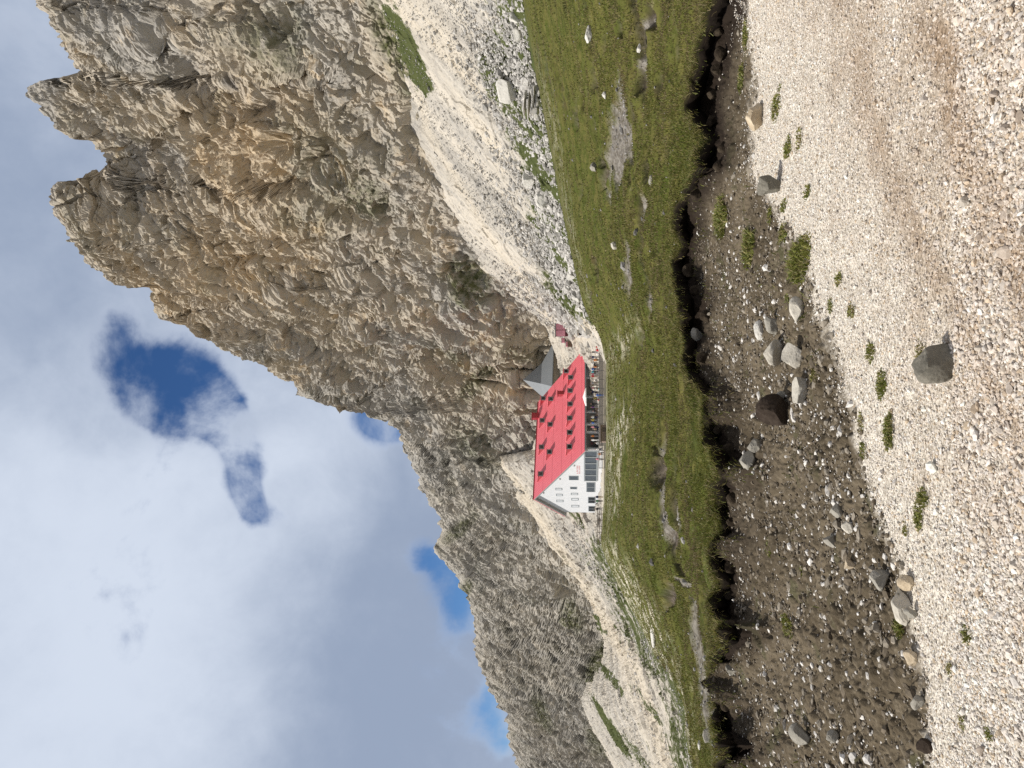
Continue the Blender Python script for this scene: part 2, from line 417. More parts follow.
# ------------------------------------------------------------------ the mountain
def ell(u, v, cu, cv, a, b, ang=0, soft=.6):
    c, s = math.cos(R(ang)), math.sin(R(ang)); x = (u - cu) * c + (v - cv) * s; y = -(u - cu) * s + (v - cv) * c
    return sstep(1 + soft, 1 - soft, np.hypot(x / a, y / b))
def build_mountain():
    nc, nr, nb = 1340, 520, 7
    u1 = wide(nc, -165, 925)
    bot = CONTACT(u1) + 22
    jag = perlin(np.stack([u1 / 11, u1 * 0, u1 * 0 + .3], -1), 3) * 5 + perlin(np.stack([u1 / 4.5, u1 * 0, u1 * 0], -1), 4) * 3.0
    top = SKY(u1) + jag * np.interp(u1, [0, 350, 768], [.8, .8, 1.0]) + 2 - 7 * np.abs(perlin(np.stack([u1 / 9, u1 * 0, u1 * 0 + .7], -1), 6)) + 3 * block(np.stack([u1 / 13, u1 * 0, u1 * 0 + .3], -1), 8, 1.5)
    t = np.linspace(0, 1, nr)[:, None]
    u = np.broadcast_to(u1, (nr, nc)); v = bot + (top - bot) * t
    D = Dc(u, v)
    # gullies (further back) and buttresses (nearer)
    for line, w, dep in (([(590, 117), (648, 173), (671, 213), (695, 267), (688, 330)], 10, 9), ([(451, 160), (470, 230), (500, 300), (510, 380)], 9, 6),
                         ([(366, 345), (400, 400), (430, 450), (420, 500)], 9, 7), ([(692, 85), (715, 140), (745, 200)], 9, 7), ([(560, 115), (585, 200), (560, 300), (520, 400)], 9, 6),
                         ([(150, 478), (120, 520), (105, 560)], 14, 16), ([(62, 500), (80, 540), (75, 575)], 8, 12), ([(231, 441), (215, 480), (175, 520), (160, 560)], 8, 9), ([(310, 420), (280, 460), (240, 500)], 7, 6)):
        D = D + .5 * dep * np.exp(-(seg_dist(u, v, line) / w) ** 2)
    for line, w, dep in (([(676, 45), (655, 120), (640, 230), (600, 330)], 22, 7), ([(560, 70), (540, 160), (480, 260), (455, 360)], 20, 7), ([(740, 70), (730, 200), (720, 320)], 20, 6), ([(330, 410), (380, 480), (385, 530)], 14, 6),
                         ([(205, 460), (190, 500), (178, 560)], 12, 10)):
        D = D - .6 * dep * np.exp(-(seg_dist(u, v, line) / w) ** 2)
    P = at(u, v, D)
    du = np.gradient(P, axis=1); dv = np.gradient(P, axis=0)
    N = np.cross(du, dv); N /= np.linalg.norm(N, axis=-1, keepdims=True) + 1e-9
    N *= np.sign(-(N[..., 1:2]))                                   # towards the valley
    N[..., 2] = np.clip(N[..., 2], -.2, .6); N /= np.linalg.norm(N, axis=-1, keepdims=True)
    sc = (D / 180.0)
    a, b, c = fall_frame(P)
    warp = np.stack([perlin(P / 14, 21), perlin(P / 14, 22), perlin(P / 14, 23)], -1)
    warp2 = np.stack([perlin(P / 3.5, 31), perlin(P / 3.5, 32), perlin(P / 3.5, 33)], -1)
    Q = np.stack([a * .50, b, c], -1) + warp * 1.3 + warp2 * .4
    amp = np.minimum(1, .3 + (v - top) / 40) * (.75 + .25 * sstep(-2, 16, CONTACT(u) - v))
    d = 5.0 * fbm(Q / 46, 3, 5, .5, True) - 2
    J = np.stack([a * .55, b, c * .85], -1) + warp * .35 + warp2 * .15
    d = d + 1.7 * block(J / 14, 7, 1.3) + 1.15 * block(J / 6.2, 9, 1.3) + .95 * block(J / 2.7, 12, 1.3) + .58 * block(P / 1.3 + .2 * warp2, 14, 1.3) + .22 * fbm(P / 1.1, 2, 15)
    d = d + .6 * fbm(Q / 8, 3, 15, .5, True)
    jo = np.stack([a * .30, b, c], -1) + warp * .9
    d = d - 1.3 * sstep(.06, 0, np.abs(perlin(jo / 13, 81))) - .8 * sstep(.07, 0, np.abs(perlin(jo / 6, 82))) - 1.0 * sstep(.05, 0, np.abs(perlin(np.stack([a, b * .4, c * 1.2], -1) / 15 + warp * .08, 83)))
    vert = np.stack([P[..., 0] * .9 + P[..., 1] * .5, P[..., 1] * .5 - P[..., 0] * .5, P[..., 2] * .16], -1) + warp * .7 + warp2 * .25
    f1 = np.abs(perlin(vert / 17, 84)); f2 = np.abs(perlin(vert / 8, 85))
    d = d - 3.6 * sstep(.055, .0, f1) - 1.7 * sstep(.06, 0, f2) * sstep(-.1, .3, perlin(P / 16, 86))
    led = np.stack([P[..., 0] * .14, P[..., 1] * .14, P[..., 2] - P[..., 0] * .25], -1) + warp * .5; d = d - 1.5 * sstep(.06, 0, np.abs(perlin(led / 9, 87))) * sstep(-.2, .2, perlin(P / 20, 88))
    cav = sstep(.47, .54, perlin(Q / 8.0, 44)) * 3.2 + sstep(.44, .53, perlin(Q / 7.0, 41)) * 2.6 + sstep(.44, .53, perlin(Q / 3.4, 42)) * 1.4 + sstep(.36, .45, perlin(P / 1.9, 43)) * 1.0 + sstep(.40, .47, perlin(P / 4.2, 45)) * 1.9
    d = d - cav
    # a slabby overhang with its hollow in the tan wall, as one sees right of the middle
    blk = ell(u, v, 634, 263, 13, 22, 8, .3); hol = ell(u, v, 624, 287, 11, 12, 30, .25)
    d = d + 3.0 * blk - 4.0 * hol - 3 * ell(u, v, 718, 245, 9, 9, 0, .3)
    D2 = d * amp * np.clip(sc, .7, 1.5) * np.interp(u, [60, 300, 420], [.75, .62, .9])
    P2 = P + N * D2[..., None]
    wet = np.exp(-(seg_dist(u, v, [(697, 233), (684, 255), (688, 300), (682, 316)]) / 4.5) ** 2) * sstep(-.4, .2, perlin(P / 3, 51)) * .8
    tan = ell(u, v, 640, 245, 60, 110, -15, .8) * .28 * sstep(-.4, .4, perlin(P / 20, 61)) + blk * .2
    tan = tan + ell(u, v, 560, 240, 60, 120, -25, .8) * .28 * sstep(-.2, .5, perlin(P / 18, 62)) + ell(u, v, 500, 230, 40, 90, -25, .8) * .28
    veg = np.maximum.reduce([ell(u, v, 718, 404, 62, 17, -25), ell(u, v, 500, 472, 18, 22, 40) * .8, ell(u, v, 395, 485, 9, 30, -50) * .7, ell(u, v, 435, 520, 20, 8, -50) * .5, ell(u, v, 420, 450, 24, 13, -40) * .6,
                             ell(u, v, 585, 372, 22, 26, 30) * .62, ell(u, v, 600, 330, 60, 40, 0) * .35, ell(u, v, 735, 285, 30, 30, 0) * .45, ell(u, v, 242, 462, 22, 6, 50) * .8, ell(u, v, 180, 468, 12, 6, 30) * .9, ell(u, v, 160, 575, 16, 7, -30), ell(u, v, 300, 535, 14, 18, 0) * .8,
                             ell(u, v, 60, 545, 20, 7, -25) * .8, ell(u, v, 110, 600, 22, 8, 20), ell(u, v, 330, 480, 30, 14, -40) * .5, ell(u, v, 30, 600, 18, 7, -25) * .7])
    veg = np.clip(veg * 1.1 + .22 * sstep(.1, .5, perlin(P / 9, 71)), 0, 1)
    # back side
    back = []
    for k in range(1, nb + 1):
        q = P2[-1].copy(); q[:, 1] += 9 * k; q[:, 0] += 4 * k; q[:, 2] -= 1.5 * k * k + 3 * k; back.append(q)
    P2 = np.concatenate([P2, np.stack(back)], 0)
    z = np.zeros((nb, nc)); ext = lambda x: np.concatenate([x, z], 0)
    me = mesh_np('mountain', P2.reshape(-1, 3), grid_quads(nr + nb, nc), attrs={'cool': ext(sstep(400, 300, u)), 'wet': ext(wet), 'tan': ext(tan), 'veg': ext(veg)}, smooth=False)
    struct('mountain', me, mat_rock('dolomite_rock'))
build_mountain()

# ------------------------------------------------------------------ stones as loose debris
def ico(sub):
    bm = bmesh.new(); bmesh.ops.create_icosphere(bm, subdivisions=sub, radius=1)
    V = np.array([v.co[:] for v in bm.verts]); T = np.array([[v.index for v in f.verts] for f in bm.faces]); bm.free(); return V, T
def stone_shape(V, r, cuts=7):
    V = V.copy()
    for _ in range(cuts):
        n = r.normal(size=3); n /= np.linalg.norm(n); k = r.uniform(.45, .85)
        d = V @ n; V = np.where((d > k)[:, None], V - n * (d - k)[:, None], V)
    V *= 1 + r.normal(size=(len(V), 1)) * .05
    return V * r.uniform(.7, 1.25, 3)
I1, T1 = ico(1); I2, T2 = ico(2); I3, T3 = ico(4)
SH1 = [stone_shape(I1, rng) for _ in range(14)]; SH2 = [stone_shape(I2, rng, 9) for _ in range(14)]
def scatter(pos, size, cols, shapes, T, flat=.65):
    n = len(pos); nv = len(shapes[0]); S = np.stack(shapes)[rng.integers(0, len(shapes), n)]
    a = rng.uniform(0, 2 * np.pi, n); c, s = np.cos(a)[:, None], np.sin(a)[:, None]
    b = rng.normal(0, .5, n); cb, sb = np.cos(b)[:, None], np.sin(b)[:, None]
    x, y, z = S[..., 0] * rng.uniform(.8, 1.35, n)[:, None], S[..., 1] * rng.uniform(.7, 1.1, n)[:, None], S[..., 2] * flat
    y, z = y * cb - z * sb, y * sb + z * cb
    x, y = x * c - y * s, x * s + y * c
    V = np.stack([x, y, z], -1) * size[:, None, None] + pos[:, None]
    return V.reshape(-1, 3), (T[None] + (np.arange(n) * nv)[:, None, None]).reshape(-1, 3), np.repeat(cols, nv, 0)
def join(parts):
    Vs, Ts, Cs = [], [], []; n = 0
    for V, T, C in parts: Vs.append(V); Ts.append(T + n); Cs.append(C); n += len(V)
    return np.concatenate(Vs), np.concatenate(Ts), np.concatenate(Cs)

# ------------------------------------------------------------------ scree
def scree_veg(u, v, P):
    g = np.zeros(u.shape)
    edge = MEADTOP(u)
    g = np.maximum(g, .62 * sstep(75, 0, edge - v) * sstep(400, 480, u))                   # turf between the boulders, right
    g = np.maximum(g, .47 * sstep(70, 0, edge - v) * sstep(270, 215, u)); g = np.maximum(g, .30 * sstep(270, 215, u))
    for e, k in ((ell(u, v, 718, 406, 60, 15, -25), .60), (ell(u, v, 690, 498, 60, 22, -18), .46), (ell(u, v, 600, 530, 70, 14, -25), .42), (ell(u, v, 500, 560, 40, 14, -35), .42), 
                 (ell(u, v, 150, 596, 26, 5, -35), .52), (ell(u, v, 90, 612, 30, 5, -35), .5), (ell(u, v, 40, 612, 45, 5, -32), .58), (ell(u, v, 10, 640, 40, 5, -35), .45), (ell(u, v, 250, 575, 30, 5, -38), .45), (ell(u, v, 60, 650, 40, 5, -38), .45), (ell(u, v, 120, 640, 40, 5, -40), .42)):
        g = np.maximum(g, e * k)
    return g
def build_scree():
    nc, nr = 1300, 330
    u1 = wide(nc, -165, 925); top = CONTACT(u1) - 16; bot = MEADTOP(u1) + np.interp(u1, [200, 260, 400, 440, 925], [26, 10, 10, 6, 5])
    t = np.linspace(0, 1, nr)[:, None]; u = np.broadcast_to(u1, (nr, nc)); v = top + (bot - top) * t
    D = Ds(u, v); P = at(u, v, D)
    N = np.array([-.35, -.35, .87])
    a, b, c = fall_frame(P)
    Q = np.stack([a * .12, b, c * .5], -1)
    h1, e1, _ = facets(P / 2.6 + .3 * perlin(P / 2, 3)[..., None], 17, 1.4); h2, e2, _ = facets(P / 1.1, 18, 1.4)
    rough = sstep(-.3, .4, perlin(P / 12, 9)) * sstep(110, 20, MEADTOP(u) - v) + .45
    d = .9 * fbm(Q / 9, 3, 8) + .35 * fbm(Q / 2.2, 3, 12) + rough * (.55 * h1 + .3 * h2)
    fade = sstep(0, 10, MEADTOP(u) - v + 3) * .9 + .1
    P = P + N * (d * np.clip(D / 150, .6, 2) * fade)[..., None]
    sand = np.exp(-(seg_dist(u, v, [(308, 499), (290, 512), (268, 527), (209, 567), (153, 602), (101, 634), (0, 668)]) / np.interp(u, [0, 200, 300], [11, 7, 5])) ** 2) * .9
    sand = np.maximum(sand, .85 * np.exp(-(seg_dist(u, v, [(770, 392), (735, 430), (700, 455), (655, 478), (600, 505)]) / np.interp(u, [580, 768], [5, 20])) ** 2) * sstep(-.5, .2, perlin(Q / 4, 5)))
    sand = np.maximum(sand, .95 * ell(u, v, 440, 580, 12, 12, 20)); sand = np.maximum(sand, .9 * ell(u, v, 452, 572, 6, 8, 0))
    sand = np.maximum(sand, .6 * np.exp(-(seg_dist(u, v, [(690, 412), (640, 425), (580, 460), (520, 500), (440, 555)]) / 4) ** 2))
    me = mesh_np('scree_slope', P.reshape(-1, 3), grid_quads(nr, nc), attrs={'sand': sand, 'veg': scree_veg(u, v, P)}, smooth=False)
    struct('scree_slope', me, mat_scree())
    # loose blocks lying on it
    n = 70000
    uu = rng.uniform(-120, 900, n); tt = rng.uniform(0, 1, n) ** .75; vv = CONTACT(uu) + (MEADTOP(uu) - CONTACT(uu)) * tt
    band = sstep(95, 12, MEADTOP(uu) - vv)
    hut = (uu > 245) & (uu < 432) & (vv > 535)
    keep = (rng.uniform(0, 1, n) < (.55 + .45 * band * (uu > 420))) & ~hut
    uu, vv, band = uu[keep], vv[keep], band[keep]
    DD = Ds(uu, vv); pos = at(uu, vv, DD); k = len(uu)
    size = np.exp(rng.normal(-2.0, .6, k)) * (.7 + 1.1 * band * (uu > 430)) * np.clip(DD / 130, .7, 2)
    size = np.minimum(size, 1.7)
    g = rng.uniform(.33, .66, k)[:, None]; cols = g * np.array([1, .96, .89]) 
    V, T, C = scatter(pos, size, cols, SH1, T1)
    stuff('scree_stones', mesh_np('scree_stones', V, tris=T, colors={'Col': C}, smooth=False), M['bigstone'])
build_scree()

# ------------------------------------------------------------------ meadow with its torn turf edge
PATHL = [(190, 676), (181, 686), (165, 692), (120, 697), (73, 706), (40, 714), (17, 724), (-30, 740)]
PATHW = lambda u: np.interp(u, [-30, 20, 60, 120, 181], [9, 8.5, 7.5, 6, 3])
def meadow_masks(u, v, P):
    n1 = perlin(P * np.array([.45, 1.0, 0]) / .8, 3) ; n2 = perlin(P / .35, 4)
    jit = n1 * 4 + n2 * 2.5
    grit = np.zeros(u.shape)
    for cu, cv, a, b, an in ((632, 618, 48, 8, -5), (505, 628, 28, 5.5, -12), (585, 610, 22, 4, 0), (700, 640, 14, 3, 0), (280, 662, 46, 4, 8), (250, 678, 30, 3.5, 5), (560, 646, 20, 3, -5), (470, 650, 25, 3, -5), (735, 645, 20, 3, 4)):
        grit = np.maximum(grit, sstep(1.25, .75, np.hypot((u - cu + (v - cv) * math.tan(R(an)) * 2) / a, (v - cv) / b) + jit * .16))
    soil = grit * .0
    for cu, cv, a, b in ((690, 640, 16, 3), (600, 602, 30, 3), (655, 575, 16, 2.5), (740, 622, 9, 3.5), (752, 650, 12, 6), (640, 630, 40, 3), (505, 596, 10, 2), (470, 592, 8, 2.5), (575, 580, 12, 1.6), (300, 656, 22, 3), (265, 675, 46, 4), (235, 665, 18, 3),
                         (530, 642, 14, 3), (690, 590, 14, 2), (720, 600, 12, 2), (560, 640, 30, 3), (610, 648, 22, 2.5), (680, 660, 15, 2), (430, 640, 25, 2.5), (370, 652, 22, 2.5), (170, 668, 14, 3)):
        soil = np.maximum(soil, sstep(1.3, .7, np.hypot((u - cu) / a, (v - cv) / b) + jit * .10))
    crack = sstep(.24, .38, perlin(np.stack([P[..., 0] * .22, P[..., 1] * .75, P[..., 2] * .5], -1), 77) + .25 * perlin(P * 1.2, 78)) * sstep(430, 520, u) * .8
    soil = np.maximum(soil, sstep(1.2, .7, seg_dist(u, v, [(322, 654), (280, 664), (240, 667), (205, 675), (182, 690)]) / 3.2 + jit * .12))
    path = sstep(1.1, .75, seg_dist(u, v, PATHL) / PATHW(u) + jit * .06)
    return grit, np.maximum(soil, crack), path, crack
def build_meadow():
    nc, nr = 1200, 430
    u1 = wide(nc, -165, 925)
    e = EDGE(u1) + perlin(np.stack([u1 / 45, u1 * 0, u1 * 0 + .5], -1), 13) * 9 + perlin(np.stack([u1 / 14, u1 * 0, u1 * 0 + .5], -1), 14) * 1.6
    topv = MEADTOP(u1)
    t = np.linspace(0, 1, nr)[:, None]
    u = np.broadcast_to(u1, (nr, nc)); v = e + (topv - e) * t
    D = Dm(u, v); P = at(u, v, D)
    grit, soil, path, crack = meadow_masks(u, v, P)
    D0 = np.clip(D, 6, 60)
    d = .045 * fbm(P / .22, 2, 5) * sstep(30, 8, D) + .10 * fbm(P / .7, 3, 6) + .16 * fbm(P / 3.0, 2, 7) * sstep(8, 14, D) + .45 * fbm(P / 14, 2, 8) * sstep(20, 60, D)
    d = d - np.clip(np.maximum(grit * .10, np.maximum(soil * .24, path * .06)), 0, 1) * np.clip(D / 16, .6, 2.5) * sstep(.5, 1.3, P[..., 1] - P[0, :, 1])
    sag = .13 * sstep(-.05, .45, perlin(np.stack([u1 / 55, u1 * 0, u1 * 0 + .2], -1), 29)); d = d - sag * np.exp(-(P[..., 1] - P[0, :, 1]) / .4)
    fade = sstep(0, 14, v - topv)
    fade = np.where(u < 240, 1, fade)
    P[..., 2] += d * np.maximum(.12, fade)
    pale = np.zeros(u.shape)
    for cu, cv, a, b, an, k in ((160, 640, 75, 10, -28, 1), (140, 655, 60, 9, -26, 1), (330, 618, 40, 9, 20, 1.0), (420, 620, 30, 9, 30, .6), (100, 672, 50, 6, -22, .9), (300, 612, 60, 6, 0, .7), (40, 690, 40, 4, -10, .8), (520, 577, 70, 4, -14, .35), (640, 552, 70, 5, -12, .3)):
        pale = np.maximum(pale, k * ell(u, v, cu, cv, a, b, an, .8))
    pale = np.maximum(pale, .9 * np.exp(-((v - topv) / 2.0) ** 2) * (u > 255) * (u < 425))
    # lip and underside of the turf
    lip = []
    w = perlin(np.stack([P[0, :, 0] * 2.2, P[0, :, 1] * 2.2, P[0, :, 2]], -1), 19)
    for dy, dz in ((.55, -.34), (.28, -.26), (.08 , -.17), (-.03, -.10), (-.03, -.04)):
        q = P[0].copy(); k = (q[:, 1] + dy + (.05 * w if dy < .2 else 0)) / q[:, 1]
        q[:, 0] *= k; q[:, 1] *= k; q[:, 2] += dz - .03 * np.abs(w); lip.append(q)
    back = []
    for k in range(1, 6):                                     # the far side of the crest runs down behind
        q = P[-1].copy(); s = 1 + .035 * k; q[:, 0] *= s; q[:, 1] *= s
        q[:, 2] -= np.interp(u1, [-165, 215, 250, 925], [1, 1, .35, .35]) * (.25 * k * k + .5 * k) * np.clip(D[-1] / 60, .3, 2.2); back.append(q)
    nl = len(lip); A = np.concatenate([np.stack(lip), P, np.stack(back)], 0)
    def ext(x, a0=0.): return np.concatenate([np.full((nl, nc), a0), x, np.zeros((len(back), nc))], 0)
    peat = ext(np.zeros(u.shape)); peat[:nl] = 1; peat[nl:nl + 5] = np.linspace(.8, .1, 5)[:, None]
    me = mesh_np('meadow', A.reshape(-1, 3), grid_quads(nr + nl + 5, nc), attrs={'soil': ext(np.clip(soil, 0, 1)), 'grit': ext(np.clip(np.maximum(grit, path * .9), 0, 1)), 'pale': ext(pale), 'peat': peat})
    struct('meadow', me, mat_meadow())
    return u1, e, P, soil, grit, path
MU, ME, MP, MSOIL, MGRIT, MPATH = build_meadow()
_MK = MP[0, :, 0] / MP[0, :, 1]
def edge_y(x, y): return np.interp(x / y, _MK, MP[0, :, 1])

GCOLS = np.array([(.135, .148, .028), (.175, .178, .040), (.22, .192, .055), (.105, .125, .026), (.27, .23, .10), (.185, .145, .07)])
def blades(base, h, w, lean, cols):
    n = len(base); a = rng.uniform(0, 2 * np.pi, n); b = rng.uniform(0, 2 * np.pi, n)
    side = np.stack([np.cos(a), np.sin(a), 0 * a], -1) * w[:, None]
    ln = np.stack([np.cos(b), np.sin(b), 0 * b], -1) * (lean * h)[:, None]
    up = np.zeros((n, 3)); up[:, 2] = h
    m = base + up * .6 + ln * .35; tp = base + up * .92 + ln
    V = np.stack([base - side, base + side, m + side * .7, m - side * .7, tp], 1)
    k = np.arange(n)[:, None] * 5
    T = np.concatenate([k + np.array([[0, 1, 2]]), k + np.array([[0, 2, 3]]), k + np.array([[3, 2, 4]])], 0)
    return V.reshape(-1, 3), T, np.repeat(cols, 5, 0)
def build_grass():
    nr, nc = MP.shape[:2]
    r_ = (rng.uniform(0, 1, 420000) ** 1.25 * (nr - 60)); c_ = rng.uniform(0, nc - 1, len(r_))
    i, j = r_.astype(int), c_.astype(int)
    p = MP[i, j] + (MP[i + 1, np.minimum(j + 1, nc - 1)] - MP[i, j]) * rng.uniform(0, 1, (len(i), 1))
    D = p[:, 1]
    bare = np.maximum(np.maximum(MSOIL[i, j] * .95, MGRIT[i, j] * .97), MPATH[i, j])
    keep = (D < 40) & (rng.uniform(0, 1, len(i)) > sstep(14, 40, D)) & (rng.uniform(0, 1, len(i)) > bare) & (perlin(p / .5, 91) > -.2 + rng.normal(0, .2, len(i)))
    p, D, i = p[keep], D[keep], i[keep]
    n = len(p)
    h = rng.uniform(.014, .046, n) * (1 + .5 * perlin(p / 1.3, 92)) * np.clip(D / 11, .8, 1.6)
    w = rng.uniform(.0025, .006, n) * np.clip(D / 9, .9, 2.5)
    mixn = np.clip(perlin(p / 1.7, 93) * .9 + rng.normal(0, .35, n) + .5, 0, .999)
    cols = GCOLS[(mixn * len(GCOLS)).astype(int)] * rng.uniform(.75, 1.2, (n, 1))
    A = blades(p, h, w, rng.uniform(.1, .8, n), cols)
    r_ = (rng.uniform(0, 1, 200000) ** .8 * (nr - 12)); i = r_.astype(int); j = rng.integers(0, nc - 1, len(i)); p = MP[i, j].copy(); D = p[:, 1]
    keep = (D > 16) & (D < 130) & (rng.uniform(0, 1, len(i)) > np.maximum(np.maximum(MSOIL[i, j], MGRIT[i, j]), MPATH[i, j])) & (perlin(p / 2.2, 96) > -.05); p, D = p[keep], D[keep]; n = len(p)
    p[:, :2] += rng.normal(0, .004, (n, 2)) * D[:, None]
    mixn = np.clip(perlin(p / 4, 97) * .8 + rng.normal(0, .3, n) + .5, 0, .999)
    B0 = blades(p, rng.uniform(.0009, .0022, n) * D, rng.uniform(.0004, .0010, n) * D, rng.uniform(.2, 1.0, n), GCOLS[(mixn * 6).astype(int)] * rng.uniform(.65, 1.2, (n, 1)))
    # longer grass hanging from the edge
    m = 26000; j = rng.integers(0, nc, m); p = MP[rng.integers(0, 9, m), j] + rng.normal(0, .02, (m, 3)) * (1, 1, .3); low = rng.uniform(0, 1, m) < .3; p[low, 1] -= .03; p[low, 2] -= rng.uniform(.02, .11, low.sum())
    keep = perlin(p / .3, 94) > -.25; p = p[keep]; m = len(p)
    p[:, 2] -= .02
    B = blades(p, rng.uniform(.03, .085, m), rng.uniform(.003, .006, m), rng.uniform(.4, 1.6, m), GCOLS[rng.integers(0, 6, m)] * rng.uniform(.8, 1.2, (m, 1)))
    V, T, C = join([A, B0, B])
    stuff('grass', mesh_np('grass', V, tris=T, colors={'Col': C}, smooth=False), M['grass'])
build_grass()

# ------------------------------------------------------------------ soil bank and gravel path (the near ground)
HOLLOW = curve([(-160, .2), (20, .2), (32, .9), (72, .9), (80, .1), (96, .1), (102, .5), (116, .5), (120, .9), (148, .9), (153, .25), (160, .9), (210, .9), (222, .1), (235, .2), (242, .9), (284, .85), (295, .1), (303, .1), (312, .8), (340, .7), (352, .15),
                (372, .1), (380, .5), (415, .4), (430, .9), (540, .95), (556, .3), (582, .35), (594, 1), (745, 1), (756, .4), (930, .6)])
def ground_z(x, y, ye):
    """height of the near ground: flat path, a low soil slope, the eroded bank under the turf"""
    k = y - ye; o = HOLLOW(384 + x / y * 725)
    return .05 * sstep(-2.2, -.5, k) + o * .20 * sstep(-.02, .42, k) + (1 - o) * (.22 * sstep(-1.0, .0, k))
def near_ground():
    nc, nr = 1200, 520
    u1 = wide(nc, -165, 925)
    kk = ray(u1, u1 * 0 + 850)[0]; Ye = edge_y(kk, 1.0)
    v0 = 1110.0
    Y0 = at(u1, u1 * 0 + v0, 1.0); Y0 = 1.6 / -(ray(u1, u1 * 0 + v0)[1])
    t = np.linspace(0, 1, nr)[:, None]
    q = 1 / Y0 + (1 / (Ye + .7) - 1 / Y0) * t
    Y = 1 / q; X = kk * Y
    Z = ground_z(X, Y, Ye)
    P = np.stack([X, Y, Z], -1)
    d = .03 * fbm(P / .5, 3, 2) + .03 * fbm(P / 2.0, 2, 3)
    u, v = project(P)
    g = sstep(-7, 5, v - GRAVEL(u) + perlin(P / .35, 5) * 11 + perlin(P / .11, 6) * 7)
    bank = sstep(-.25, .1, Y - Ye)
    h1 = plate(P / .16, 33, 1.8) + .6 * plate(P / .07, 34, 1.8)
    d = d * (1 - .5 * g) + (1 - g) * (.026 * h1 + .022 * fbm(P / .06, 2, 7)) + bank * .08 * fbm(P / .18, 3, 8) * sstep(.45, .2, Y - Ye)
    P[..., 2] += d
    P[..., 1] += bank * .10 * perlin(P / .25, 12)
    zm = np.stack([np.interp(P[:, k, 1], MP[:, k, 1], MP[:, k, 2]) for k in range(nc)], 1)
    P[..., 2] = np.where(P[..., 1] > Ye - .02, np.minimum(P[..., 2], zm - .07), P[..., 2])
    peat = sstep(-1.5, -.35, Y - Ye + .35 * perlin(P / .6, 14)) * np.interp(u, [100, 420, 560, 700], [.55, .7, .95, 1.0])
    peat = np.maximum(peat, sstep(-.4, -.1, Y - Ye))
    brown = brown_mask(u, v, P)
    me = mesh_np('ground', P.reshape(-1, 3), grid_quads(nr, nc), attrs={'gravel': g, 'peat': peat, 'brown': brown})
    struct('ground', me, mat_ground())
def brown_mask(u, v, P):
    b = np.exp(-(seg_dist(u, v, [(800, 835), (748, 850), (660, 868), (610, 885), (560, 905), (480, 945), (400, 985), (330, 1030)]) / 24) ** 2) * .75
    b = np.maximum(b, .95 * np.exp(-(seg_dist(u, v, [(740, 935), (660, 955), (600, 975), (520, 1005), (430, 1060)]) / 34) ** 2))
    b = np.maximum(b, .50 * sstep(850, 1000, v + (u - 384) * .34))
    b = np.maximum(b, .35 * np.exp(-(seg_dist(u, v, [(760, 900), (650, 920), (560, 950)]) / 18) ** 2))
    return np.clip(b + .3 * perlin(P / .3, 55) + .2 * perlin(P / .09, 56), 0, 1)
near_ground()
def ground_base():
    V = [(-70, -60, -.14), (70, -60, -.14), (70, 8.5, -.14), (-70, 8.5, -.14)]
    me = mesh_np('ground_base', np.array(V, float), [[0, 1, 2, 3]], attrs={'gravel': np.ones(4), 'peat': np.zeros(4), 'brown': np.full(4, .3)})
    struct('ground_base', me, bpy.data.materials['soil_and_grit'])
ground_base()
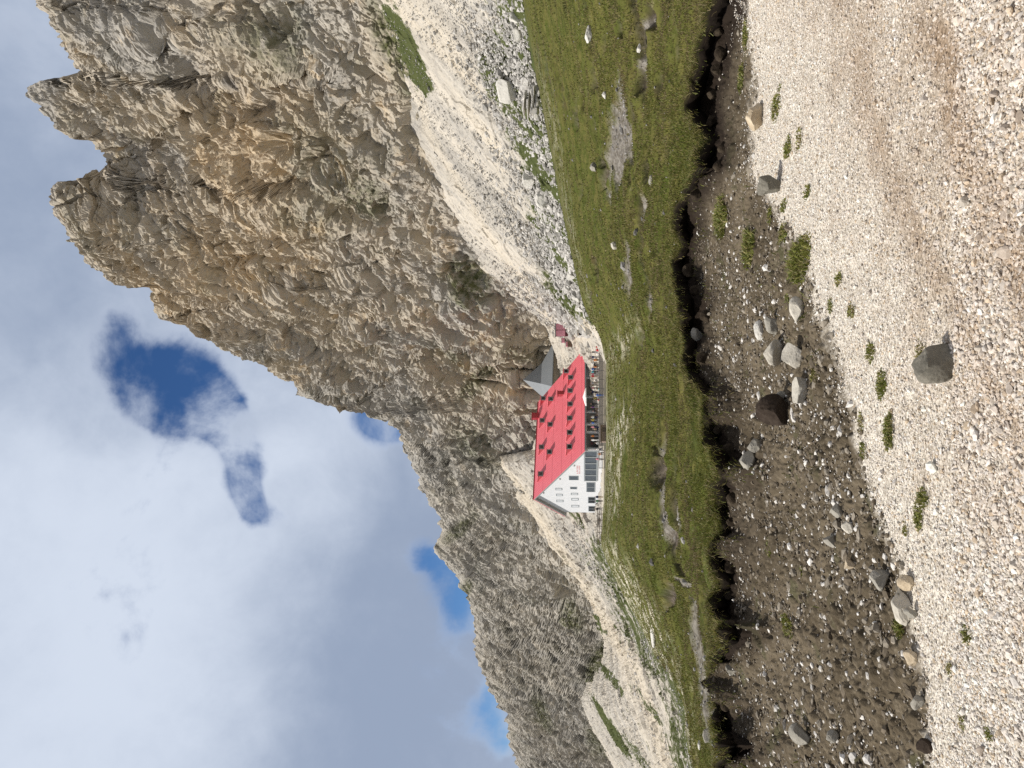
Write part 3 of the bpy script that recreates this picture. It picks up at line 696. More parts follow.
def build_gravel():
    def pts(n, y0, y1):
        y = np.sqrt(rng.uniform(y0 ** 2, y1 ** 2, n)); x = rng.uniform(-.62, .62, n) * y
        P = np.stack([x, y, 0 * y], -1); u, v = project(P)
        return P, u, v
    parts = []
    for n, y0, y1, SH, T, s0 in ((84000, 2.0, 3.4, SH2, T2, 1.0), (360000, 3.4, 9.5, SH1, T1, 1.0)):
        P, u, v = pts(n, y0, y1)
        g = v - GRAVEL(u) + perlin(P / .35, 5) * 11 + perlin(P / .11, 6) * 7 + rng.normal(0, 7, n)
        br = brown_mask(u, v, P)
        k = (g > 0) & (rng.uniform(0, 1, n) > br * .62)
        P, br, u, v = P[k], br[k], u[k], v[k]; n = len(P)
        size = np.exp(rng.normal(math.log(.0051), .42, n)) * np.interp(P[:, 1], [2.4, 4.5, 8], [1.1, 1.0, 1.15])
        size = size * (1 + .3 * sstep(850, 1010, v + (u - 384) * .25)) 
        P[:, 2] = ground_z(P[:, 0], P[:, 1], edge_y(P[:, 0], P[:, 1])) + size * rng.uniform(-.35, .45, n) + .03 * fbm(P / .5, 3, 2) * .5 + .03 * fbm(P / 2.0, 2, 3) * .5
        w = rng.uniform(0, 1, n)
        base = np.where((w < .62)[:, None], (.80, .75, .685), np.where((w < .82)[:, None], (.64, .59, .51), np.where((w < .95)[:, None], (.60, .49, .36), (.36, .32, .28))))
        wb = np.clip(br * 1.0 + rng.normal(0, .22, n), 0, 1)[:, None] * .75
        cols = (base * (1 - wb) + np.array((.46, .36, .272)) * wb) * rng.uniform(.78, 1.18, (n, 1))
        parts.append(scatter(P, size, np.minimum(cols, .84), SH, T, .62))
    V, T, C = join(parts)
    stuff('gravel', mesh_np('gravel', V, tris=T, colors={'Col': C}, smooth=False), M['stone'])
    # stones strewn over the soil
    n = 170000; P, u, v = pts(n, 3.6, 10.5)
    Ye = edge_y(P[:, 0], P[:, 1])
    dens = .5 + .5 * perlin(P / .7, 57) + .8 * np.exp(-(seg_dist(u, v, [(300, 822), (250, 838), (200, 850), (165, 880)]) / 14) ** 2); lf = np.interp(u, [420, 640], [1, .12])
    k = (v < GRAVEL(u) + 8) & (P[:, 1] < Ye - .1) & (rng.uniform(0, 1, n) < dens * lf * np.interp(Ye - P[:, 1], [.2, 1.5], [.25, 1]))
    P, Ye = P[k], Ye[k]; n = len(P)
    size = np.exp(rng.normal(math.log(.0084), .66, n))
    size = np.minimum(size, .05)
    P[:, 2] = ground_z(P[:, 0], P[:, 1], Ye) + size * .12 + .03 * fbm(P / .5, 3, 2) + .03 * fbm(P / 2.0, 2, 3)
    w = rng.uniform(0, 1, n)
    cols = np.where((w < .15)[:, None], (.74, .71, .66), np.where((w < .50)[:, None], (.29, .255, .205), (.165, .136, .10))) * rng.uniform(.8, 1.15, (n, 1))
    V, T, C = scatter(P, size, cols, SH1, T1, .6)
    stuff('soil_stones', mesh_np('soil_stones', V, tris=T, colors={'Col': C}, smooth=False), M['stone'])
build_gravel()
def bank_grass():
    """turf slumped down the gentler parts of the bank, thin moss and grass on the soil"""
    n = 60000; y = rng.uniform(5.0, 11, n); x = rng.uniform(-.62, .62, n) * y; ye = edge_y(x, y); k = y - ye; P = np.stack([x, y, 0 * x], -1); u, v = project(P)
    o = HOLLOW(384 + x / y * 725)
    w = np.clip(1.1 - o * 1.6, 0, 1) * sstep(-1.0, -.05, k) * (k < .05) * (perlin(P / .28, 71) > -.15)
    moss = .20 * np.exp(-((u - 490) / 75.) ** 2) * sstep(.0, .35, perlin(P / .45, 72)) * (v < GRAVEL(u) + 6) * (k < -.2) + .05 * (perlin(P / .5, 73) > .3) * (v < GRAVEL(u)) * (k < -.2)
    keep = rng.uniform(0, 1, n) < np.maximum(w, moss); P, ye = P[keep], ye[keep]; n = len(P); P[:, 2] = ground_z(P[:, 0], P[:, 1], ye) + .01
    V, T, C = blades(P, rng.uniform(.02, .075, n), rng.uniform(.003, .006, n), rng.uniform(.3, 1.3, n), GCOLS[rng.integers(0, 6, n)] * rng.uniform(.6, 1.05, (n, 1)))
    stuff('bank_grass', mesh_np('bank_grass', V, tris=T, colors={'Col': C}, smooth=False), M['grass'])
bank_grass()
# grit in the bare spots and on the trodden path of the meadow, pale stones in its turf
def meadow_stones():
    nr, nc = MP.shape[:2]; n = 60000
    i = rng.integers(0, nr - 8, n); j = rng.integers(0, nc, n); p = MP[i, j]
    k = (rng.uniform(0, 1, n) < np.maximum(MGRIT[i, j], MPATH[i, j] * .4) * .35) | (rng.uniform(0, 1, n) < .010)
    p = p[k].copy(); n = len(p); D = p[:, 1]
    size = np.exp(rng.normal(math.log(.02), .6, n)) * np.clip(D / 12, .7, 5); p[:, 2] += size * .1
    cols = rng.uniform(.14, .42, (n, 1)) * np.array([1, .96, .9])
    V, T, C = scatter(p, size, cols, SH1, T1, .7)
    stuff('meadow_stones', mesh_np('meadow_stones', V, tris=T, colors={'Col': C}, smooth=False), M['stone'])
meadow_stones()

# ------------------------------------------------------------------ single boulders
RK = {'clod': mat_boulder('peat_clod', (.028, .021, .015), (.070, .055, .038)), 'grey': mat_boulder('rock_dark_grey', (.15, .14, .115), (.225, .208, .172)), 'brown': mat_boulder('rock_dark_brown', (.035, .026, .020), (.060, .046, .036)),
      'pale': mat_boulder('rock_pale', (.42, .39, .33), (.58, .54, .46), (.12, .12, .09)), 'tan': mat_boulder('rock_tan', (.40, .32, .22), (.58, .49, .36)), 'mid': mat_boulder('rock_grey', (.25, .235, .20), (.36, .335, .285)),
      'white': mat_boulder('rock_whitish', (.52, .50, .45), (.66, .63, .57), (.25, .24, .21))}
def boulder_mesh(seed, sx, sy, sz, cuts, kind):
    r = np.random.default_rng(seed); V = I3.copy()
    for _ in range(cuts):
        n = r.normal(size=3); n /= np.linalg.norm(n); k = r.uniform(.50, .86); d = V @ n
        V = np.where((d > k)[:, None], V - n * ((d - k) * .94)[:, None], V)
    V = V * (1 + .11 * perlin(V * 1.5 + seed, 1) + .04 * perlin(V * 5 + seed, 2) + .03 * perlin(V * 12 + seed, 3))[:, None]
    lo, hi = V.min(0), V.max(0); V = (V - (lo + hi) / 2) / (hi - lo) * np.array([sx, sy, sz])
    V[:, 2] += sz * .5
    return mesh_np('boulder', V, tris=T3, smooth=False)
def boulder(label, u, v, w, h, mat, seed, where='flat', name='boulder', cuts=9, tilt=0., group=None, cat='rock', sink=.16):
    D = {'flat': lambda: onz(u, v, .03)[1], 'meadow': lambda: float(Dm(u, v)), 'scree': lambda: float(Ds(u, v))}[where]()
    p = onz(u, v, .03) if where == 'flat' else at(u, v, D)
    if where == 'flat': p[2] = float(ground_z(p[0:1], p[1:2], edge_y(p[0:1], p[1:2]))[0])
    k = D / F / cp; r = np.random.default_rng(seed + 50)
    sx, sz = w * k, h * k * (1.02 if where == 'flat' else 1.0)
    sy = (sx + sz) * .5 * r.uniform(.8, 1.1)
    o = link(name, boulder_mesh(seed, sx, sy, sz / (1 - sink), cuts, mat), RK[mat])
    o.location = (p[0], p[1] + sy * .3, p[2] - sz * sink); o.rotation_euler = (0, R(tilt), r.uniform(-.3, .3))
    tag(o, label, cat, group)
    return o
boulder('dark grey smooth boulder lying alone in the white gravel path', 408, 947, 37, 33, 'grey', 3, cuts=13, tilt=-12)
boulder('angular dark grey block at the edge of the white gravel beside green tufts', 585, 778, 20, 20, 'grey', 8, cuts=14)
boulder('tan wedge shaped rock at the foot of the peat bank, pale on top', 653, 760, 27, 15, 'tan', 13, cuts=13, tilt=10)
boulder('dark brown peaty boulder on the soil slope below the pale stones', 358, 787, 31, 30, 'brown', 21, cuts=6)
boulder('pale flat stone on the soil, left one of a close pair', 416, 779, 26, 17, 'pale', 31)
boulder('pale rounded stone close to the gravel edge, right one of a close pair', 413, 798, 25, 17, 'pale', 33)
boulder('pale pitted stone on green ground above the gravel, by the largest tuft', 459, 800, 26, 13, 'pale', 35)
boulder('small whitish stone left of the grey slab in the soil slope', 438, 760, 20, 8, 'white', 37)
boulder('grey flat slab between whitish stones on the soil slope', 443, 775, 18, 12, 'mid', 39)
boulder('long narrow pale stone between the brown boulder and the gravel', 376, 803, 28, 12, 'pale', 41, tilt=12)
boulder('small blue grey stone touching the dark brown boulder', 372, 783, 10, 9, 'mid', 43)
boulder('grey stone wedge stuck in the dark peat below the turf', 434, 706, 20, 11, 'mid', 45, cuts=12, tilt=-20)
boulder('long pale stone leaning over a dark gap at the gravel edge', 161, 903, 34, 14, 'pale', 47, tilt=-18, cuts=12)
boulder('grey angular stone above the long leaning pale stone', 186, 884, 20, 16, 'mid', 49, cuts=13)
boulder('cream coloured pointed stone in the gravel edge beside grey stones', 181, 906, 16, 12, 'tan', 51, cuts=13, tilt=25)
boulder('small rounded stone at the lower end of the leaning pale stone', 154, 910, 10, 10, 'mid', 53)
boulder('rounded grey stone half sunk in the left soil slope', 31, 805, 20, 17, 'mid', 55, cuts=7)
boulder('small light grey stone right of the sunken rounded stone', 30, 833, 12, 10, 'mid', 57)
boulder('tan flat stone on the boundary of soil and gravel at left', 109, 911, 15, 11, 'tan', 59)
boulder('dark narrow stone at the boundary of soil and gravel far left', 20, 925, 16, 12, 'brown', 61)
boulder('grey stone at the gravel boundary above a wet stain', 64, 917, 16, 10, 'mid', 63)
boulder('light flat stone lying under the turf edge at left', 97, 738, 12, 8, 'mid', 65)
boulder('small grey stone in the peat hollow at left', 30, 735, 16, 9, 'mid', 67, tilt=15)
boulder('flat grey stone in the soil left of the dark brown boulder', 322, 762, 14, 12, 'mid', 69)
boulder('pale grey flat slab sunk in soil below the turf notch', 306, 760, 22, 13, 'mid', 71)
boulder('brown grey stone in a stony strip of the soil slope', 226, 830, 13, 9, 'mid', 73)
boulder('pale stone in a stony strip beside the gravel edge', 240, 848, 12, 9, 'pale', 75)
boulder('rounded tan stone in the middle of a stony strip', 203, 850, 11, 9, 'tan', 77)
boulder('grey block at the top end of the stony strip', 257, 838, 15, 10, 'mid', 79)
boulder('white flat rock in the green meadow at far right', 735, 591, 17, 6, 'white', 81, 'meadow')
boulder('white small rock beside a dark hollow in the right meadow', 721, 641, 9, 4, 'white', 83, 'meadow')
boulder('grey rounded rock above the bare gritty patch in the meadow', 602, 597, 9, 7, 'mid', 85, 'meadow')
boulder('white rock at the upper end of the bare gritty patch', 674, 607, 8, 5, 'white', 87, 'meadow')
boulder('pale rock at the end of the second bare patch in the meadow', 523, 617, 8, 6, 'pale', 89, 'meadow')
boulder('blue grey flat rock in the grass behind the torn turf', 589, 655, 11, 6, 'mid', 91, 'meadow')
boulder('big whitish boulder on the scree edge, larger of two neighbours', 571, 547, 22, 12, 'white', 93, 'scree')
boulder('whitish boulder on the scree edge, smaller of two neighbours', 591, 533, 18, 11, 'white', 95, 'scree')
boulder('big pale slab in the scree above the layered rock pile', 681, 514, 27, 19, 'white', 98, 'scree', cuts=18)
boulder('white boulder pair stone near the right frame, upper one', 752, 519, 11, 10, 'white', 99, 'scree')
boulder('white longish boulder near the right frame, lower one', 736, 521, 16, 8, 'white', 101, 'scree')
boulder('white boulder among rubble just right of the hut path', 493, 574, 9, 7, 'white', 103, 'scree')
boulder('white boulder by the start of the pale track', 470, 580, 8, 8, 'white', 105, 'scree')
boulder('grey boulder in rubble upslope of the pale track', 502, 545, 9, 8, 'mid', 107, 'scree')
boulder('white slab lying in the grass slope left of the hut', 131, 656, 24, 5, 'white', 109, 'meadow')
boulder('white small slab at the lowest left end of the grass strip', 22, 701, 9, 3, 'white', 111, 'meadow')
boulder('white small rock in the left grass strip beside the slope edge', 62, 688, 7, 3, 'white', 113, 'meadow')
for k, (u, v, w, h) in enumerate(((740, 738, 16, 9), (716, 741, 20, 10), (700, 730, 15, 9), (675, 738, 13, 8), (648, 741, 17, 9), (622, 735, 14, 8), (604, 729, 18, 11), (575, 722, 15, 9), (498, 722, 18, 11), (478, 716, 14, 9), (452, 714, 16, 9), (410, 716, 15, 9),
                                  (338, 728, 13, 8), (318, 738, 16, 10), (270, 724, 15, 9), (246, 728, 12, 8), (200, 728, 16, 10), (172, 733, 13, 8), (140, 738, 16, 10), (60, 734, 14, 9))):
    v = 585 + F * 1.55 / float(edge_y(float(ray(u, 740)[0]), 1.0)) + 5 + (k * 7) % 9
    boulder('dark clod of fallen peat lying under the torn turf edge', u, v, w * .8, h * .75, 'clod', 200 + k, name='peat_clod', cuts=5, group='peat clods under the turf edge', cat='clod', sink=.45)
def outcrop():
    D = 92.; p = at(667, 537, D); r = np.random.default_rng(4); Vs, Ts, n = [], [], 0
    for x, y, z, a, b, c in ((0, .3, 0, 3.6, 1.8, .7), (.2, .2, .62, 3.9, 2.0, .32), (-.1, .4, 1.15, 3.4, 1.9, .40), (-.4, .4, 1.75, 2.9, 1.6, .34), (1.5, .1, .1, 1.2, 1.2, 1.1), (-1.6, -.2, 0, 1.3, 1.1, .9), (.9, .5, 1.6, 1.3, 1.2, .7), (-.6, -.5, -.1, 1.2, .9, .5), (.5, -.6, -.1, .9, .8, .45)):
        V = I3.copy()
        for _ in range(12):
            nn = r.normal(size=3); nn /= np.linalg.norm(nn); k = r.uniform(.5, .8); d = V @ nn; V = np.where((d > k)[:, None], V - nn * ((d - k) * .95)[:, None], V)
        V = V * (1 + .06 * perlin(V * 3 + n, 3))[:, None]; V = V / (V.max(0) - V.min(0)) * np.array([a, b, c]) + (x, y, z + c / 2)
        Vs.append(V); Ts.append(T3 + n); n += len(V)
    o = link('rock_outcrop', mesh_np('rock_outcrop', np.concatenate(Vs), tris=np.concatenate(Ts), smooth=False), mat_boulder('rock_layered', (.40, .37, .33), (.66, .63, .57)))
    o.location = (p[0], p[1], p[2] - .35); o.rotation_euler = (0, R(4), R(10)); tag(o, 'layered pile of pale rock slabs with dark gaps at the meadow edge', 'rock')
outcrop()

# ------------------------------------------------------------------ tufts in the gravel and soil
def tuft(label, u, v, w, h, dens=1.0, pal=(0, 1, 3), name='grass_tuft', group=None):
    p = onz(u, v, .02); D = p[1]; k = D / F; a, b = w * k * .5, h * k * 1.1 / max(.28, (v - 585) / 740.) * .32
    p[2] = float(ground_z(p[0:1], p[1:2], edge_y(p[0:1], p[1:2]))[0]); pal = tuple(pal) + ((1, 4) if len(pal) < 4 else ())
    n = int(105 * dens * max(1, w / 18)); t = rng.uniform(0, 2 * np.pi, n); q = np.sqrt(rng.uniform(0, 1, n)); q *= 1 + .6 * perlin(np.stack([np.cos(t) * 1.6 + u, np.sin(t) * 1.6 + .37, 0 * t], -1), 3)
    base = np.stack([np.cos(t) * q * a, np.sin(t) * q * b, 0 * t + .004], -1)
    hh = rng.uniform(.35, 1.0, n) * h * k * .46 * (1.1 - .5 * q)
    cols = GCOLS[np.array(pal)[rng.integers(0, len(pal), n)]] * rng.uniform(.8, 1.3, (n, 1)) * 1.05
    V, T, C = blades(base, hh, rng.uniform(.7, 1.5, n) * np.clip(.0011 * D, .003, .01), rng.uniform(.3, 1.4, n), cols)
    o = link(name, mesh_np('grass_tuft', V, tris=T, colors={'Col': C}, smooth=False), M['grass'], None, (p[0], p[1], p[2]))
    tag(o, label, 'grass tuft', group)
tuft('largest bright green grass tuft where soil meets the white gravel', 506, 798, 44, 26, 2.5)
tuft('green tuft under the tan wedge shaped rock', 662, 776, 30, 14, 1.4)
tuft('loose green tuft between the tan rock and the dark grey block', 620, 786, 22, 10)
tuft('thin dry tuft further out in the gravel from the tan rock', 628, 797, 24, 8, .6, (1, 4, 5))
tuft('small tuft touching the left side of the angular dark grey block', 562, 782, 12, 9)
tuft('narrow green tuft in the soil edge left of the dark grey block', 553, 768, 18, 7)
tuft('small round tuft in the gravel in front of the dark grey block', 576, 805, 13, 9, .8)
tuft('green tuft between the dark grey block and the largest tuft', 534, 782, 22, 12, 1.3)
tuft('low dry tuft in the gravel right of the largest tuft', 530, 806, 14, 8, .6, (1, 4, 5))
tuft('thin tuft in open gravel in front of the largest tuft', 488, 836, 15, 10, .7, (0, 1, 4))
tuft('dry looking tuft in open gravel between two thin tufts', 457, 849, 16, 10, .8, (1, 4, 5))
tuft('dark small tuft at the gravel edge by the pale stones', 462, 828, 14, 7, .8, (3, 0))
tuft('bushy tuft at the upper end of the row in the gravel', 416, 868, 20, 11, 1.1)
tuft('long tuft in the middle of the row in the gravel', 383, 879, 28, 13, 1.4, (0, 3, 1))
tuft('longest low tuft at the lower end of the row in the gravel', 336, 886, 40, 12, 1.7, (3, 0, 1))
tuft('pale dry tuft left of the row, close to the soil edge', 345, 858, 20, 9, .7, (4, 5, 1))
tuft('green tuft at the soil edge below the row', 318, 860, 18, 8, .9)
tuft('dark green tuft of a pair in the gravel, upper one', 270, 920, 20, 14, 1.1, (3, 0))
tuft('dark green tuft of a pair in the gravel, lower spreading one', 252, 915, 28, 11, 1.1, (3, 0, 1))
tuft('small weak tuft at the gravel edge below the pair', 238, 902, 14, 7, .6, (0, 4))
tuft('upright tuft standing alone in the gravel at lower left', 133, 964, 20, 14, 1.2, (3, 0, 1))
tuft('tiny spiky tuft in the gravel left of the lone tuft', 99, 946, 14, 8, .6, (3, 4))
tuft('weak tuft at far left in the gravel', 48, 958, 24, 8, .5, (0, 4))
tuft('spiky small tuft lowest at far left in the gravel', 34, 985, 14, 9, .6, (3, 0))
tuft('fresh green tuft alone on the left soil slope', 142, 789, 22, 14, 1.4)
tuft('fresh green tuft higher on the soil slope under the turf hollow', 220, 770, 20, 9, 1.0)
tuft('green tuft on the soil beside the gravel edge, left of leaning stones', 139, 896, 18, 14, 1.2, (3, 0))
tuft('faint tuft on the soil right of the lone fresh tuft', 195, 800, 14, 6, .5)
tuft('green cushion of grass in the peat right of the turf island', 520, 748, 40, 20, 2.0)
tuft('grassy strip hanging over the peat between two dark hollows', 552, 722, 46, 22, 2.4, (0, 1, 3, 4))
tuft('short grass by the pale pitted stone at the soil', 470, 787, 26, 10, 1.2)
tuft('olive grass clump under the close pair of pale stones', 398, 812, 34, 10, 1.2, (3, 4, 5))
tuft('dry grass clinging to the left side of the lone grey boulder', 414, 918, 22, 12, .9, (4, 5, 1))
tuft('thin grass in the dark peat at the far right', 690, 742, 30, 10, 1.0, (3, 0))
tuft('grass fringe at the far right gravel edge', 735, 748, 30, 9, 1.2, (3, 0))

# ------------------------------------------------------------------ the mountain hut
TH = R(38.0); CT, ST = math.cos(TH), math.sin(TH)
C0 = at(318, 603, 148.0); ZT = float(C0[2])
def hut_ray(u, v):
    x, z = ray(u, v); d = np.array([float(x), 1.0, float(z)]); o = np.array([0, 0, CAMZ]) - C0
    f = lambda q: np.array([q[0] * CT + q[1] * ST, -q[0] * ST + q[1] * CT, q[2]])
    return f(o), f(d)
def on_plane(u, v, n, k):
    o, d = hut_ray(u, v); n = np.array(n, float); t = (k - o @ n) / (d @ n); return o + d * t
gab = lambda u, v: on_plane(u, v, (1, 0, 0), 0.0)
fac = lambda u, v: on_plane(u, v, (0, 1, 0), 0.0)
apex = gab(271.5, 534.0); eR = gab(318, 583.0); eL = gab(255.5, 562.5)
AY, AZ, EZ, W, LZ = apex[1], apex[2], eR[2], eL[1] - .2, eL[2]
tanp = (AZ - EZ) / AY; tanl = (AZ - LZ) / (W - AY)
L = fac(415.5, 583.5)[0]
def roof_pt(u, v):
    return on_plane(u, v, (0, -tanp, 1), EZ)
M['plaster'] = plain('white_plaster', (.66, .67, .685), .85, .1, var=.04, scale=1.5)
M['soffit'] = plain('grey_boards', (.30, .295, .285), .8, .1)
def mat_red():
    t = NT('red_metal_roof'); p = t.obj(); s = t.n('ShaderNodeSeparateXYZ'); t.l(p, s.inputs[0])
    fx = t.math('FRACT', t.math('DIVIDE', s.outputs[0], .62)); seam = t.math('LESS_THAN', fx, .13)
    fz = t.math('FRACT', t.math('DIVIDE', s.outputs[2], 2.1)); jn = t.math('LESS_THAN', fz, .05)
    n = t.noise(p, .9, 6, .65); c = t.mix(n, (.70, .125, .155), (.78, .18, .21))
    c = t.mix(t.math('MULTIPLY', t.math('MAXIMUM', seam, jn), .6), c, (.36, .045, .06)); t.color(c)
    t.rough(t.ramp(n, .3, .7, .33, .46)); t.b.inputs['Specular IOR Level'].default_value = .5; t.bump(seam, .3, .05); return t.m
M['red'] = mat_red(); M['red_shade'] = plain('red_metal_shaded', (.33, .028, .038), .45, .4, scale=2)  # second red darkened to put the dormer cheeks' shade into the colour; chimneys share it
M['glass'] = plain('dark_window_glass', (.018, .022, .026), .08, .5, var=.05); M['greyframe'] = plain('grey_frame', (.26, .285, .295), .6, .3)
M['whiteframe'] = plain('white_frame', (.72, .72, .70), .6, .3); M['dim'] = plain('smoke_grey_glass', (.075, .088, .098), .12, .5, var=.15, scale=1.2); M['curtain'] = plain('pale_pane', (.62, .64, .66), .4, .4)
M['greywall'] = plain('blue_grey_cladding', (.27, .31, .34), .8, .1); M['dark'] = plain('dark_interior', (.02, .019, .016), .9, .0)
M['stonewall'] = mat_boulder('rubble_wall', (.28, .24, .19), (.42, .37, .29)); M['zinc'] = None
def mat_zinc():
    t = NT('grey_metal_roof'); p = t.obj(); s = t.n('ShaderNodeSeparateXYZ'); t.l(p, s.inputs[0])
    st = t.math('LESS_THAN', t.math('FRACT', t.math('DIVIDE', t.math('ADD', s.outputs[0], t.math('MULTIPLY', s.outputs[1], 1.0)), .75)), .14)
    t.color(t.mix(t.math('MULTIPLY', st, .5), t.mix(t.noise(p, .6, 5), (.21, .225, .235), (.26, .275, .285)), (.12, .13, .14))); t.rough(.75); t.b.inputs['Specular IOR Level'].default_value = .1; return t.m
M['zinc'] = mat_zinc()
hut = empty('mountain_hut', 'large white mountain hut with red metal roof and small dormers', 'mountain hut', C0.tolist(), TH)
mb = MB(); mb.prism([(0, 0, -1), (0, 0, EZ - .12), (0, AY, AZ - .22), (0, W, LZ - .15), (0, W, -1)], (L, 0, 0)); mb.build('wall', M['plaster'], hut)
OV = .75
def slab(y0, z0, y1, z1, x0, x1, th): 
    b = MB(); b.prism([(x0, y0, z0), (x0, y1, z1), (x0, y1, z1 + th), (x0, y0, z0 + th)], (x1 - x0, 0, 0)); return b
rf = slab(-.8, EZ - .8 * tanp, AY, AZ, -OV, L + .5, .16).build('roof', M['red'], hut)
slab(AY, AZ, W + .7, LZ - .7 * tanl, -OV, L + .5, .16).build('rear_roof', M['red'], hut)
for nm, y0, z0, y1, z1 in (('verge_board', -.8, EZ - .8 * tanp - .30, AY - .02, AZ - .30), ('verge_board', AY + .02, AZ - .30, W + .7, LZ - .7 * tanl - .30)):
    slab(y0, z0, y1, z1, -OV + .03, .35, .29).build(nm, M['soffit'], hut)
MB().box((-OV, AY - .18, AZ + .06), (L + .5, AY + .18, AZ + .26)).build('ridge_cap', M['red_shade'], rf)
MB().box((-.6, -.98, EZ - .8 * tanp - .12), (L + .4, -.80, EZ - .8 * tanp + .10)).build('gutter', M['greyframe'], rf)
def chimney(u, v, w, h):
    q = roof_pt(u, v); b = MB(); b.box((q[0] - w / 2, q[1] - .45, q[2] - .8), (q[0] + w / 2, q[1] + .45, q[2] + h)); b.box((q[0] - w / 2 - .08, q[1] - .53, q[2] + h), (q[0] + w / 2 + .08, q[1] + .53, q[2] + h + .12)); b.build('chimney', M['red_shade'], rf)
zi = lambda zx, zy: (768 - 310 - zy / 3.49, 500 + zx / 3.49)       # a spot of the enlarged photograph in upright pixels
chimney(*zi(136, 371), 1.5, 1.6); chimney(*zi(222, 292), 1.0, 1.3)
def dormer(zx, zy, w=1.28, h=1.26):
    q = roof_pt(*zi(zx + 8.5, zy)); x, y, z = q; tz = .10; dep = h / (tanp - tz); x0, x1 = x - w / 2, x + w / 2
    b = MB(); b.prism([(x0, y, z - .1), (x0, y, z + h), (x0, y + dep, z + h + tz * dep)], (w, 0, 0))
    d = b.build('dormer', M['red_shade'], hut)
    b = MB(); b.prism([(x0 - .12, y - .30, z + h - .03), (x0 - .12, y + dep + .2, z + h + tz * (dep + .2)), (x0 - .12, y + dep + .2, z + h + .1 + tz * (dep + .2)), (x0 - .12, y - .30, z + h + .07)], (w + .24, 0, 0)); b.build('dormer_roof', M['red'], d)
    b = MB(); t = .22
    for lo, hi in (((x0 + .02, y - .05, z + .05), (x0 + .02 + t, y - .004, z + h - .04)), ((x1 - .02 - t, y - .05, z + .05), (x1 - .02, y - .004, z + h - .04)), ((x0 + .02 + t, y - .05, z + h - .04 - t), (x1 - .02 - t, y - .004, z + h - .04)), ((x0 + .02 + t, y - .05, z + .05), (x1 - .02 - t, y - .004, z + .05 + t))): b.box(lo, hi, mi=0)
    b.box((x0 + .02 + t, y - .03, z + .05 + t), (x1 - .02 - t, y - .006, z + h - .04 - t), mi=1)
    b.build('window', [M['greyframe'], M['glass']], d)
for zx, zy in ((249, 235), (247, 281), (247, 328), (246, 377), (246, 427), (245, 477), (233, 213), (179, 310), (177, 399), (175, 495), (152, 308), (149, 385), (147, 478), (144, 572)): dormer(zx, zy)
g2 = lambda zx, zy: (768 - 430 - zy / 8.53, 515 + zx / 8.53)
def gable_window(x0, x1, y0, y1, kind='glass', frame='greyframe', cols=1, t=.10, name='window', out=.06):
    a = gab(*g2((x0 + x1) / 2, y0)); b_ = gab(*g2((x0 + x1) / 2, y1)); top = gab(*g2(x0, (y0 + y1) / 2))[2]; bot = gab(*g2(x1, (y0 + y1) / 2))[2]
    ya, yb = sorted((a[1], b_[1])); b = MB()
    b.box((-out, ya, bot), (-.003, ya + t, top)); b.box((-out, yb - t, bot), (-.003, yb, top)); b.box((-out, ya + t, top - t), (-.003, yb - t, top)); b.box((-out, ya + t, bot), (-.003, yb - t, bot + t))
    for k in range(1, cols): yy = ya + (yb - ya) * k / cols; b.box((-out, yy - t / 2, bot + t), (-.003, yy + t / 2, top - t))
    f = b.build(name, M[frame], hut)
    MB().box((-.03, ya + t, bot + t), (-.006, yb - t, top - t)).build('pane', M[kind], f); return f
gable_window(588, 706, 176, 434, 'dim', 'greyframe', 5, .28, 'glazed_veranda', .12)
gable_window(608, 684, 446, 528, 'dim', 'greyframe', 2, .16)
for a in ((622, 686, 571, 623), (625, 690, 649, 693)):
    f = gable_window(*a, 'glass', 'greyframe', 2, .14)
gable_window(459, 541, 391, 426, 'dim', 'greyframe', 1, .12); gable_window(470, 528, 485, 503, 'dim', 'greyframe', 1, .10)
for a in ((344, 402, 495, 512), (350, 406, 545, 562), (352, 412, 596, 613), (476, 536, 537, 553), (480, 541, 581, 600), (480, 546, 640, 658)):
    gable_window(*a, 'curtain', 'greyframe', 1, .13, 'shuttered_window')
for zx, zy in ((505, 303), (383, 418), (243, 537)):
    q = gab(*g2(zx, zy)); MB().box((-.10, q[1] - .28, q[2] - .1), (-.004, q[1] + .28, q[2] + .12)).build('wall_vent', M['soffit'], hut)
LET = []
PAINT = plain('faded_red_paint', (.62, .36, .37), .8)          # the faded red house lettering, too small to read
for row, zx in enumerate((531, 549)):
    q0, q1 = gab(*g2(zx, 374)), gab(*g2(zx, 302)); y = q0[1]; r = random.Random(row + 2); b = MB()
    b.box((-.010, q1[1], q0[2] - .16), (-.003, y, q0[2] - .13))
    while y > q1[1] + .2:
        w = r.uniform(.10, .24); b.box((-.012, y - w, q0[2] - .15), (-.004, y, q0[2] + r.choice((.10, .16, .16)))); y -= w + r.choice((.08, .08, .3))
    b.build('house_lettering', PAINT, hut)
